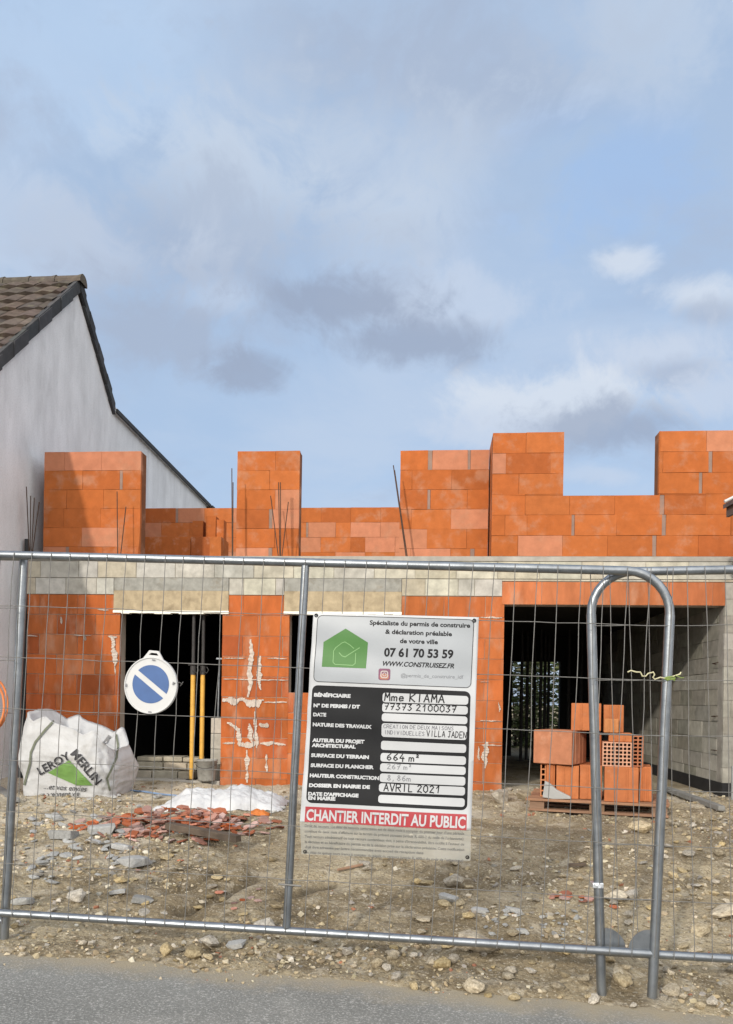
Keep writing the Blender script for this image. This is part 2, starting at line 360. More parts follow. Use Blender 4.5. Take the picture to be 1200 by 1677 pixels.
# ------------------------------------------------------------------ house under construction
AH = R(4.5)
HU, HN = Vector((math.cos(AH), -math.sin(AH), 0)), Vector((math.sin(AH), math.cos(AH), 0))
def solve_h0():
    d = ray(440, 1100); p = Vector((d.x * 9.7, 9.7, 0)); d2 = ray(45, 1000)
    t = p.dot(HN) / (d2.x * HN.x + d2.y * HN.y); return Vector((d2.x * t, d2.y * t, 0))
H0 = solve_h0()
house = thing('house_under_construction', 'unfinished orange hollow brick house with dark doorways and bare first floor piers', 'house', H0, -AH)
def fu(px, py, v=0.0):
    d = ray(px, py); t = (H0.dot(HN) + v) / (d.x * HN.x + d.y * HN.y); p = CAM + d * t
    return (p - H0).dot(HU), p.z
def U(px, py, v=0.0): return fu(px, py, v)[0]
def Z(px, py, v=0.0): return fu(px, py, v)[1]
def hw(u, v, z): return H0 + HU * u + HN * v + Vector((0, 0, z))
ORANGE = (0.415, 0.119, 0.033); OR2 = (0.43, 0.129, 0.038); OR3 = (0.37, 0.104, 0.030); PINK = (0.47, 0.19, 0.105)
def brick_col(p=0.12, low=False):
    r = random.random()
    if low: return jit((0.42, 0.115, 0.034) if r < 0.55 else (0.35, 0.090, 0.030) if r < 0.75 else (0.46, 0.16, 0.066), 0.13)
    if r < p: return jit(PINK, 0.08)
    return jit(ORANGE if r < 0.6 else OR2 if r < 0.85 else OR3, 0.07)
BEIGE = (0.43, 0.416, 0.37)
def block_col():
    r = random.random(); return jit(BEIGE if r < 0.6 else (0.48, 0.455, 0.375) if r < 0.8 else (0.45, 0.405, 0.315), 0.09)
def masonry(mb, u0, u1, z0, z1, v, th, course, length, colf, core, gap=0.004, holes=(), top=True, ph=None, joints=None, swap=False, greys=0.0, depthj=0.003):
    """coursed wall with its face at v: one plate per block set proud of a core; swap=True runs it along v instead of u"""
    cuts = []; z = z1 if top else z0
    if top:
        while z > z0 + 1e-4: cuts.append((max(z - course, z0), z)); z -= course
    else:
        while z < z1 - 1e-4: cuts.append((z, min(z + course, z1))); z += course
    def bx(a, b_, c, d, e, f, col):
        if swap: mb.box(c, d, a, b_, e, f, col)
        else: mb.box(a, b_, c, d, e, f, col)
    for ri, (za, zb) in enumerate(cuts):
        segz = sorted({za, zb} | {h for q in holes for h in q[2:] if za < h < zb})
        off = (ph[ri % len(ph)] if ph else random.uniform(0, 1)) * length
        edges = [u0]; x = u0 + off
        if off < 0.06: x += length
        while x < u1 - 0.05: edges.append(x); x += length * (1 if random.random() > 0.08 else 0.5)
        edges.append(u1); cols = [colf() for _ in edges]; dj = [random.uniform(0, depthj) for _ in edges]
        gm = [random.random() < greys for _ in edges]
        for sa, sb in zip(segz, segz[1:]):
            mid = (sa + sb) / 2; iv = [(u0, u1)]
            for (ha, hb, hc, hd) in holes:
                if hc < mid < hd:
                    nx = []
                    for (p, q) in iv:
                        if hb <= p or ha >= q: nx.append((p, q)); continue
                        if ha > p: nx.append((p, ha))
                        if hb < q: nx.append((hb, q))
                    iv = nx
            for (p, q) in iv:
                sgn = 1 if th > 0 else -1
                cc = (v + sgn * 0.007, v + th); bx(p + 0.002, q - 0.002, min(cc), max(cc), sa, sb - (0.002 if sb == z1 else 0), core)
                for i in range(len(edges) - 1):
                    a_, b_ = max(p, edges[i]), min(q, edges[i + 1])
                    if b_ - a_ < 0.01: continue
                    ga = gap / 2 if a_ > p else 0; gb = gap / 2 if b_ < q else 0
                    if gm[i] and a_ > p + 0.1 and not swap:
                        gw = random.uniform(0.035, 0.055); ga = gw
                        bx(a_ - gap / 2, a_ + gw - 0.004, v + 0.0035, v + 0.05, sa + gap / 2, sb - gap / 2, jit((0.27, 0.185, 0.15), 0.06))
                    d0 = v - sgn * (0.002 - dj[i]); d1 = v + sgn * 0.05; nb_ = len(mb.v)
                    bx(a_ + ga, b_ - gb, min(d0, d1), max(d0, d1), sa + gap / 2, sb - gap / 2, cols[i])
                    for q_ in range(nb_, len(mb.v)):
                        p_ = mb.v[q_]; mb.v[q_] = (p_[0] + random.uniform(-.0018, .0018), p_[1] + random.uniform(-.0018, .0018), p_[2] + random.uniform(-.0026, .0018))
# levels
zs = Z(440, 911)            # slab top
zb1 = Z(440, 947); zb2 = Z(440, 975); zlt = Z(440, 950); zlb = Z(440, 1001); zg = 0.36
uL = 0.0; uR = U(1330, 1000)
d1a, d1b = U(195, 1100), U(363, 1100); w2a, w2b = U(473, 1060), U(652, 1060); ga, gb = U(824, 1100), U(1187, 1000)
zfloor = Z(280, 1277); zsill = Z(480, 1134); zgt = Z(1000, 991); zgl = Z(1000, 953)
LCORE = (0.40, 0.33, 0.27)
HOLES = [(d1a, d1b, zfloor, zlb), (w2a, w2b, zsill, zlb), (ga, gb, 0, zgt)]
mb = MB(); masonry(mb, uL, d1a, zg - 0.1, zb2, 0, 0.2, 0.253, 0.5, lambda: brick_col(low=True), LCORE, 0.007, ph=[0.32, 0.78]); mb.build('outer_wall', M_BRICKLOW, house)
mb = MB(); masonry(mb, d1b, w2a, zg - 0.1, zb2, 0, 0.2, 0.253, 0.5, lambda: brick_col(low=True), LCORE, 0.007, holes=[(d1b, U(370, 1000), zlb, zb2)] if 0 else (), ph=[0.52, 0.9]); mb.build('door_pier', M_BRICKLOW, house)
mb = MB(); masonry(mb, w2a + 0.001, w2b - 0.001, zg - 0.1, zsill, 0, 0.2, 0.253, 0.5, lambda: brick_col(low=True), LCORE, 0.007); mb.build('window_apron', M_BRICKLOW, house)
mb = MB(); masonry(mb, w2b, ga, zg - 0.1, zb2, 0, 0.2, 0.253, 0.5, lambda: jit((0.43, 0.125, 0.04), 0.14), LCORE, 0.006, ph=[0.1, 0.6]); mb.build('garage_pier', M_BRICKLOW, house)
mb = MB(); masonry(mb, ga - 0.03, gb, zgt, zgl, -0.004, 0.2, zgl - zgt, 0.5, lambda: jit((0.45, 0.15, 0.062), 0.12), LCORE, 0.006, ph=[0.95]); mb.build('garage_lintel', M_BRICKLOW, house)
mb = MB(); masonry(mb, gb, uR, 0.0, zgl, 0, 0.2, 0.2, 0.5, lambda: jit((0.36, 0.345, 0.305), 0.1), (0.3, 0.28, 0.25), 0.008); mb.build('garage_jamb', M_BLOCK, house)
# block band and lintels
mb = MB()
masonry(mb, uL - 0.01, uR, zb1, zs - 0.06, -0.006, 0.2, zs - 0.06 - zb1, 0.5, block_col, (0.36, 0.33, 0.27), 0.009, ph=[0.35])
l1a, l1b, l2a, l2b = U(186, 980), U(375, 980), U(465, 980), U(658, 980)
for (p, q) in ((uL - 0.01, l1a), (l1b, l2a), (l2b, ga - 0.031)):
    masonry(mb, p, q, zb2 + 0.002, zb1 - 0.001, -0.004, 0.2, 0.3, 0.4, block_col, (0.36, 0.33, 0.27), 0.009)
masonry(mb, ga - 0.031, uR, zgl + 0.002, zb1 - 0.001, -0.004, 0.2, 0.3, 0.5, block_col, (0.36, 0.33, 0.27), 0.009)
mb.build('ring_beam', M_BLOCK, house)
for (p, q) in ((l1a, l1b), (l2a, l2b)):
    mb = MB(); zm = zlb + (zlt - zlb) * 0.64
    mb.box(p + 0.003, q - 0.003, -0.014, 0.2, zlb, zm, (0.40, 0.325, 0.215)); mb.box(p + 0.006, q - 0.006, -0.010, 0.2, zm, zb1 - 0.002, (0.30, 0.295, 0.265))
    lo_ = mb.build('lintel', M_LINTEL, house, bevel=0.004)
    mb = MB(); n = 14
    for i in range(n):
        a_, b_ = p + (q - p) * i / n, p + (q - p) * (i + 1) / n
        mb.box(a_, b_ + 0.0005, -0.016 - 0.006 * random.random(), 0.06, zlb - 0.030 - 0.014 * random.random(), zlb - 0.001, (1, 1, 1))
    mb.build('lintel_strip', M_ALU, lo_)
# slab with a thin rough screed edge
mb = MB(); mb.box(uL - 0.0, uR, -0.012, 8.2, zs - 0.058, zs, (1, 1, 1)); mb.box(uL + 0.02, uR - 0.1, 0.202, 8.1, zb2 + 0.1, zs - 0.0585, (0.08, 0.08, 0.08))  # lower box coloured darker to paint shade under the slab
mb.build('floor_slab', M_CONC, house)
# upper storey
VS = 0.36; BC = (0.19, 0.075, 0.035)
def upper(name, pa, pb, ptop, v, ph, pink=0.12, course=0.2497, greys=0.16, th=0.2, holes=(), L=0.5):
    u0, u1 = U(pa, ptop + 60, v), U(pb, ptop + 60, v); zt = Z((pa + pb) / 2, ptop, v)
    m = MB(); masonry(m, u0, u1, zs + 0.002, zt, v, th, course, L, lambda: brick_col(pink), BC, 0.003, holes=holes, ph=ph, greys=greys); m.build(name, M_BRICK, house)
    return u0, u1, zt
p1 = upper('upper_pier', 72, 230, 739.5, VS, [0.55, 0.05, 0.62], 0.3)
p2 = upper('upper_pier', 388, 490, 738.5, VS, [0.0, 0.85], 0.2)
p3 = upper('upper_wall', 655, 800, 737, VS, [0.7, 0.3], 0.22, greys=0.3)
r0 = U(806, 800); r1 = U(923, 760); r2 = U(1079.5, 760); rt = Z(865, 708); rs_ = Z(1000, 811)
mb = MB(); masonry(mb, r0, uR, zs + 0.002, rt, 0.004, 0.2, 0.2497, 0.53, lambda: brick_col(0.1), BC, 0.003, holes=[(r1, r2, rs_, 9)], ph=[0.75, 0.3, 0.6], greys=0.16)
mb.build('upper_wall', M_BRICK, house)
mb = MB()
# return wall between the set-back wall and the garage front, side returns, cross walls
masonry(mb, 0.21, VS + 0.3, zs + 0.002, rt - 0.003, r0 + 0.003, 0.2, 0.2497, 0.5, lambda: brick_col(0.1), BC, 0.003, swap=True); mb.build('return_wall', M_BRICK, house)
mb = MB(); masonry(mb, VS + 0.25, 3.4, zs + 0.002, p1[2], p1[0] + 0.0, 0.2, 0.2497, 0.5, lambda: brick_col(0.1), BC, 0.003, swap=True); mb.build('side_wall', M_BRICK, house)
VB = 3.45
zt = Z(310, 832, VB); mb = MB(); masonry(mb, p1[0] + 0.2, U(700, 850, VB), zs + 0.002, zt, VB, 0.2, 0.2497, 0.5, lambda: brick_col(0.42), BC, 0.003, ph=[0.1, 0.6], greys=0.1); mb.build('rear_wall', M_BRICK, house)
# ground floor interior
gd = 6.6
oa, ob = U(838, 1150, gd), U(917, 1150, gd); ozt, ozb = Z(880, 1083, gd), 0.45
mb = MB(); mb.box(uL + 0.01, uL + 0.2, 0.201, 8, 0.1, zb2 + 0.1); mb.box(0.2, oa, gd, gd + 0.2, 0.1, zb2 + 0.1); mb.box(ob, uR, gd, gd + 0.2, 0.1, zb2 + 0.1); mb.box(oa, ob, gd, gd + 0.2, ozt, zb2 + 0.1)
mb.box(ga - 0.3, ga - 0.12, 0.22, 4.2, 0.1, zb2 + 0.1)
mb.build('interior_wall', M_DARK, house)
mb = MB(); mb.box(uL + 0.2, ga - 0.3, 0.03, gd, 0.2, zfloor - 0.02, (0.12, 0.12, 0.12)); mb.build('interior_floor', M_CONC, house)  # floor colour darkened in place of indoor shade
# garage block wall on the right (inner face looks left)
mb = MB(); masonry(mb, 0.2, gd, 0.1, zb2 + 0.12, gb, 0.2, 0.2, 0.5, lambda: jit((0.27, 0.26, 0.225), 0.14) if random.random() < 0.85 else jit((0.38, 0.365, 0.32), 0.05), (0.22, 0.21, 0.18), 0.008, swap=True, depthj=0.004)
gw_ = mb.build('garage_wall', M_BLOCK, house)
mb = MB(); mb.box(gb - 0.012, gb - 0.004, 0.0, 5.5, 0.3, 0.56); mb.box(gb - 0.01, uR, -0.02, -0.004, 0.1, 0.56, (1, 1, 1)); mb.build('waterproof_membrane', M_BLACK, house)
for zq in (1.98, 1.34, 0.93):
    mb = MB(); mb.tube([(gb - 0.003, 0.25, zq), (gb - 0.05, 0.24, zq + 0.005), (gb - 0.055, 0.04, zq + 0.01)], 0.006, 6); mb.build('wall_tie', M_REBAR, gw_)
# doorstep
mb = MB(); mb.box(d1a - 0.15, d1b + 0.05, -0.42, -0.006, 0.25, zfloor - 0.05, (0.9, 0.88, 0.85)); mb.box(d1a + 0.002, d1b - 0.002, -0.03, 0.2, 0.3, zfloor, (1, 1, 1)); mb.build('doorstep', M_CONC, house, bevel=0.01)
# starter bars
def rebar(pxs, v=0.09):
    pts = [hw(U(x, y, v), v, Z(x, y, v)) for x, y in pxs]
    loc = [Matrix.Rotation(AH, 3, 'Z') @ (p - H0) for p in pts]
    mb = MB(); mb.tube(loc, 0.0065, 6); mb.build('rebar', M_REBAR, house)
for b_ in ([(43, 797), (48, 912)], [(50, 812), (49, 912)], [(56, 815), (51, 912)], [(64, 822), (52, 912)],
           [(191.5, 805), (192.5, 912)], [(206, 830), (197, 912)],
           [(379.5, 767), (380, 912)], [(381.5, 790), (381, 912)], [(456, 790), (458, 915)], [(459, 790), (459.5, 915)], [(443, 812), (456, 915)], [(472, 822), (461, 915)],
           [(644, 762), (655, 840), (666, 920)], [(646, 770), (657, 845), (668, 920)]):
    rebar(b_)
# white mortar runs on the lower brickwork
def smears(name, items, off=0.006):
    for pts, wd in items:
        mb = MB(); n = 34; c = []
        for i in range(n + 1):
            t = i / n * (len(pts) - 1); k = min(int(t), len(pts) - 2); t -= k
            c.append((pts[k][0] * (1 - t) + pts[k + 1][0] * t, pts[k][1] * (1 - t) + pts[k + 1][1] * t))
        lf, rg = [], []
        for i, (x, y) in enumerate(c):
            x2, y2 = c[min(i + 1, n)]; x1, y1 = c[max(i - 1, 0)]; l = math.hypot(x2 - x1, y2 - y1); nx, ny = -(y2 - y1) / l, (x2 - x1) / l
            e = min(1, 0.35 + 2.5 * min(i, n - i) / n)
            a1 = wd * e * max(0.15, 0.85 + 1.3 * noise.noise((x * 0.09, y * 0.09, 3)) + 0.25 * random.uniform(-1, 1)); a2 = wd * e * max(0.15, 0.85 + 1.3 * noise.noise((x * 0.09 + 40, y * 0.09, 8)) + 0.25 * random.uniform(-1, 1))
            lf.append((x + nx * a1, y + ny * a1)); rg.append((x - nx * a2, y - ny * a2))
        top = [(*fu(*p), -off) for p in lf] ; bot = [(*fu(*p), -off) for p in rg]
        vs = [(u, -off - 0.010 * random.random(), z) for u, z, _ in top] + [(u, -off - 0.010 * random.random(), z) for u, z, _ in bot]
        vb = [(u, -0.001, z) for u, z, _ in top] + [(u, -0.001, z) for u, z, _ in bot]
        m = n + 1
        mb.add(vs + vb, [(i, i + 1, m + i + 1, m + i) for i in range(n)] + [(i, 2 * m + i, 2 * m + i + 1, i + 1) for i in range(n)] + [(m + i, m + i + 1, 3 * m + i + 1, 3 * m + i) for i in range(n)])
        mb.build(name, M_MORTAR, house)
smears('mortar_smear', [([(411, 1047), (412, 1070), (408, 1095), (410, 1118), (406, 1142)], 4.4), ([(426, 1074), (424, 1105), (427, 1130)], 3.4), ([(364, 1146), (385, 1148), (402, 1145)], 5.5), ([(398, 1148), (414, 1152), (432, 1146)], 5),
    ([(372, 1183), (390, 1195), (393, 1220)], 3.5), ([(389, 1217), (403, 1221), (424, 1218)], 5), ([(408, 1185), (412, 1215)], 4), ([(418, 1165), (420, 1225)], 3), ([(404, 1228), (405, 1282)], 3.6), ([(424, 1186), (440, 1190)], 4), ([(426, 1218), (446, 1216), (468, 1220)], 2.6),
    ([(364, 1217), (385, 1217)], 1.6), ([(366, 1112), (472, 1114)], 0.9), ([(432, 1150), (470, 1150)], 1.2), ([(438, 1078), (470, 1079)], 1.0), ([(366, 1078), (402, 1078)], 0.9), ([(436, 1235), (437, 1265)], 2),
    ([(184, 1043), (187, 1062), (189, 1090)], 4.0), ([(177, 1042), (192, 1044)], 2), ([(188, 1085), (189, 1105)], 1.2), ([(120, 1040), (150, 1041)], 0.9), ([(45, 1041), (62, 1042)], 1.0), ([(100, 1010), (101, 1022)], 1.2), ([(139, 1040), (140, 1049)], 2), ([(160, 998), (178, 999)], 1.6),
    ([(797, 1215), (795, 1235), (794, 1258)], 4.0), ([(783, 1222), (785, 1245)], 2.5), ([(816, 1150), (818, 1166)], 3), ([(786, 1117), (800, 1117)], 0.9), ([(786, 1220), (822, 1221)], 0.9), ([(786, 1011), (822, 1012)], 1.2), ([(786, 1180), (820, 1181)], 0.9)])

# ------------------------------------------------------------------ neighbouring house on the left
AN = R(5.0); ND = Vector((math.sin(AN), math.cos(AN), 0)); NR = Vector((math.cos(AN), -math.sin(AN), 0))
NW = Vector((-4.52, 10.0, 0))
def nb(px, py, off=0.0):
    d = ray(px, py); t = (NW.dot(NR) + off) / (d.x * NR.x + d.y * NR.y); p = CAM + d * t
    return (p - NW).dot(ND), p.z
nh = thing('neighbouring_house', 'grey rendered gable house with brown tiled roof beside the building site', 'house', NW, -AN)
# local frame: x = NR, y = ND
af = nb(0, 603); ap = nb(127, 482); kk = nb(184, 672); ev = nb(338, 826)
sl = (ap[1] - af[1]) / (ap[0] - af[0]); EH = 2.75
fe = (ap[0] - (ap[1] - EH) / sl, EH)          # front eave
mb = MB(); prof = [(0, fe[0], 0.1), (0, fe[0], fe[1]), (0, ap[0], ap[1]), (0, kk[0], kk[1]), (0, ev[0], ev[1] - 0.02), (0, ev[0], 0.1)]
mb.prism([(-0.35, y, z) for _, y, z in prof], (0.35, 0, 0)); mb.build('gable_wall', M_RENDER, nh)
mb = MB(); mb.box(-9, -0.36, fe[0] + 0.0, fe[0] + 0.3, 0.1, EH); mb.build('front_wall', M_RENDER, nh)
def tiles(y0, z0, y1, z1, x0, x1, row=0.33, wid=0.26):
    """overlapping flat tiles from the eave (y0,z0) to the ridge (y1,z1)"""
    L_ = math.hypot(y1 - y0, z1 - z0); dy, dz = (y1 - y0) / L_, (z1 - z0) / L_; ny, nz_ = -dz * (1 if y1 > y0 else -1), dy * (1 if y1 > y0 else -1)
    mb = MB(); s = 0; r = 0
    mb.prism([(x0, y0 - ny * 0.02, z0 - nz_ * 0.02), (x0, y1 - ny * 0.02, z1 - nz_ * 0.02), (x0, y1 - ny * 0.1, z1 - nz_ * 0.1), (x0, y0 - ny * 0.1, z0 - nz_ * 0.1)], (x1 - x0, 0, 0), (0.08, 0.06, 0.05))
    while s < L_:
        e = min(s + row + 0.06, L_); x = x0 + (0.0 if r % 2 else -wid / 2)
        while x < x1:
            xa, xb = max(x, x0), min(x + wid - 0.006, x1)
            if xb - xa > 0.03:
                h0 = 0.055 + random.uniform(-0.006, 0.006); h1 = 0.012
                q = [(xa, y0 + dy * s + ny * h0, z0 + dz * s + nz_ * h0), (xb, y0 + dy * s + ny * h0, z0 + dz * s + nz_ * h0), (xb, y0 + dy * e + ny * h1, z0 + dz * e + nz_ * h1), (xa, y0 + dy * e + ny * h1, z0 + dz * e + nz_ * h1)]
                c = jit(random.choice([(0.095, 0.072, 0.06), (0.075, 0.06, 0.052), (0.12, 0.093, 0.078)]), 0.2)
                mid = [((q[0][i] + q[1][i]) / 2 + (0, ny, nz_)[i] * 0.022, )[0] for i in range(3)]; mid2 = [((q[2][i] + q[3][i]) / 2 + (0, ny, nz_)[i] * 0.022) for i in range(3)]
                lo = [tuple(p[i] - (0, ny, nz_)[i] * 0.03 for i in range(3)) for p in q]
                mb.add([q[0], mid, q[1], q[2], mid2, q[3]] + [lo[0], lo[1]], [(0, 1, 4, 5), (1, 2, 3, 4), (6, 7, 2, 1, 0)], c)
            x += wid
        s += row; r += 1
    return mb
ra = nb(127, 462); RX = 0.05
fr_ = tiles(fe[0] - 0.35, fe[1] - 0.35 * sl + 0.12, ra[0], ra[1] + 0.02, -6.5, RX - 0.05).build('front_roof', M_TILE, nh)
tiles(kk[0] + 0.03, kk[1] + 0.06, ra[0], ra[1] + 0.0, -6.5, RX - 0.05).build('rear_roof', M_TILE, nh)
mb = MB()
def verge(a_, b_, n):
    for i in range(n):
        t0, t1 = i / n, (i + 1.12) / n
        y0, z0 = a_[0] + (b_[0] - a_[0]) * t0, a_[1] + (b_[1] - a_[1]) * t0; y1, z1 = a_[0] + (b_[0] - a_[0]) * t1, a_[1] + (b_[1] - a_[1]) * t1
        mb.prism([(RX - 0.05 + 0.012 * (i % 2), y0, z0 + 0.1), (RX - 0.05 + 0.012 * (i % 2), y1, z1 + 0.08), (RX - 0.05 + 0.012 * (i % 2), y1, z1 - 0.11), (RX - 0.05 + 0.012 * (i % 2), y0, z0 - 0.09)], (0.05, 0, 0), jit((1, 1, 1), 0.25))
        mb.prism([(-0.02, y0, z0 + 0.11), (-0.02, y1, z1 + 0.095), (-0.02, y1, z1 + 0.075), (-0.02, y0, z0 + 0.085)], (RX + 0.015, 0, 0), jit((1.3, 1.25, 1.2), 0.25))
vA = (ap[0], ap[1] + 0.16)
verge((fe[0] - 0.3, fe[1] - 0.3 * sl + 0.1), (vA[0], vA[1] - 0.02), 17); verge((kk[0], kk[1] + 0.02), (vA[0], vA[1] - 0.02), 8); mb.build('verge_tiles', M_VERGE, fr_)
mb = MB()
for i in range(16):
    x1_ = RX + 0.045 - i * 0.40; x0_ = x1_ - 0.43; rr = 0.105
    seg = [(rr * 1.15 if i == 0 else rr + 0.012, x1_), (rr, x1_ - 0.08), (rr, x0_)]
    vs = []
    for rad, x in seg:
        for k in range(9):
            a_ = math.pi * (k / 8) * 1.1 - 0.16; vs.append((x, ra[0] + math.cos(a_) * rad, ra[1] - 0.02 + math.sin(a_) * rad * 1.05))
    mb.add(vs, [(j * 9 + k, j * 9 + k + 1, (j + 1) * 9 + k + 1, (j + 1) * 9 + k) for j in range(2) for k in range(8)] + [tuple(range(9))], jit((0.085, 0.073, 0.06), 0.25), False)
mb.build('ridge_tiles', M_TILE, fr_)
mb = MB(); mb.prism([(-5, kk[0] + 0.02, kk[1] - 0.02), (-5, ev[0] + 0.12, ev[1] - 0.02), (-5, ev[0] + 0.12, ev[1] + 0.05), (-5, kk[0] + 0.02, kk[1] + 0.055)], (5.05, 0, 0), (1, 1, 1)); lr_ = mb.build('lean_to_roof', M_RENDER, nh)
mb = MB(); mb.prism([(0.052, kk[0] + 0.02, kk[1] - 0.04), (0.052, ev[0] + 0.12, ev[1] - 0.05), (0.052, ev[0] + 0.12, ev[1] + 0.02), (0.052, kk[0] + 0.02, kk[1] + 0.03)], (0.03, 0, 0)); mb.build('verge_board', M_VERGE, lr_)
mb = MB(); pr = [(ev[0] + 0.20 + math.cos(a_) * 0.10, ev[1] - 0.0 + math.sin(a_) * 0.12) for a_ in [math.pi * (1 + k / 8) for k in range(9)]]
mb.prism([(-5, y, z) for y, z in pr], (5.12, 0, 0)); mb.build('gutter', M_VERGE, lr_)
mb = MB(); xx = 0.02; yy = nb(42, 1000)[0] - 0.1; mb.tube([(0.055, yy, 0.3), (0.055, yy, 3.5)], 0.03, 8); mb.build('drain_pipe', M_VERGE, nh)

# ------------------------------------------------------------------ eave of the house on the right
rh = thing('house_with_low_eave', 'dark tiled roof corner with pale fascia poking in at the right edge', 'house', (4.75, 7.0, 0))
tip = at(1184, 832, 8.3)
mb = MB(); mb.box(-0.15, 4, -2.2, 1.5, 0.05, tip.z - 0.1); mb.build('wall', M_RENDER, rh)
tx, ty = tip.x - 4.75, tip.y - 7.0
mb = MB(); n = 9
for i in range(n):
    x0_ = tx + 0.28 * i; x1_ = x0_ + 0.31; z0_ = tip.z - 0.01 + 0.13 * i
    mb.prism([(x0_, ty, z0_), (x1_, ty, z0_ + 0.135), (x1_, ty, z0_ + 0.165), (x0_, ty, z0_ + 0.045)], (0, -4.2, 0), jit((0.10, 0.075, 0.07), 0.15))
mb.build('roof', M_TILE, rh)
mb = MB(); mb.box(tx + 0.03, tx + 0.06, ty - 4.2, ty - 0.01, tip.z - 0.10, tip.z + 0.005); mb.box(tx + 0.061, 0.5, ty - 4.2, ty - 0.012, tip.z - 0.075, tip.z - 0.05); mb.build('fascia', mat('fascia_brown', (0.10, 0.07, 0.06), 0.7), rh)
mb = MB(); mb.tube([(tx + 0.02, ty + 0.01, tip.z + 0.07), (tx + 0.30, ty + 0.01, tip.z + 0.215)], 0.018, 6); mb.build('verge_trim', M_WHITE, rh)

# ------------------------------------------------------------------ bushes seen through the garage
M_LEAF = mat('leaf', None, 0.7, var=0.2, bump=0)
def leaf_bush(name, label, c, r, h, n):
    o = thing(name, label, 'bush', c)
    mb = MB()
    for i in range(n):
        a_ = random.uniform(0, 6.28); q = random.random() ** 0.5; z = random.random()
        wd = r * (0.5 + 0.5 * math.sin(math.pi * min(1, z * 0.9 + 0.15))) * (0.75 + 0.4 * noise.noise((math.cos(a_) * 1.5, math.sin(a_) * 1.5, z * 3)))
        p = Vector((math.cos(a_) * wd * q, math.sin(a_) * wd * q, 0.1 + z * h)); s = random.uniform(0.10, 0.20)
        m = Matrix.Rotation(random.uniform(0, 6.28), 3, 'Z') @ Matrix.Rotation(random.uniform(-1.2, 1.2), 3, 'X')
        mb.add([p + m @ Vector(v) * s for v in ((-0.5, 0, 0), (0, 0.28, 0.1), (0.6, 0, 0), (0, -0.28, 0.1))], [(0, 1, 2, 3)], jit(random.choice([(0.10, 0.14, 0.05), (0.16, 0.19, 0.08), (0.24, 0.24, 0.14)]), 0.25))
    mb.build('foliage', M_LEAF, o)
    mb = MB()
    for i in range(5):
        a_ = i * 1.3; mb.tube([(0.05 * math.cos(a_), 0.05 * math.sin(a_), 0), (r * 0.4 * math.cos(a_), r * 0.4 * math.sin(a_), h * 0.7)], [0.03, 0.01], 6)
    mb.build('stem', M_DWOOD, o)
bp_ = at(850, 1150, 19.0); leaf_bush('bush', 'green garden bush seen through rear opening of garage, left one', (bp_.x, bp_.y, 0.1), 1.0, 3.6, 3000)
bp_ = at(905, 1150, 20.0); leaf_bush('bush', 'yellowish garden bush seen through rear opening of garage, right one', (bp_.x, bp_.y, 0.1), 1.3, 3.2, 3600)

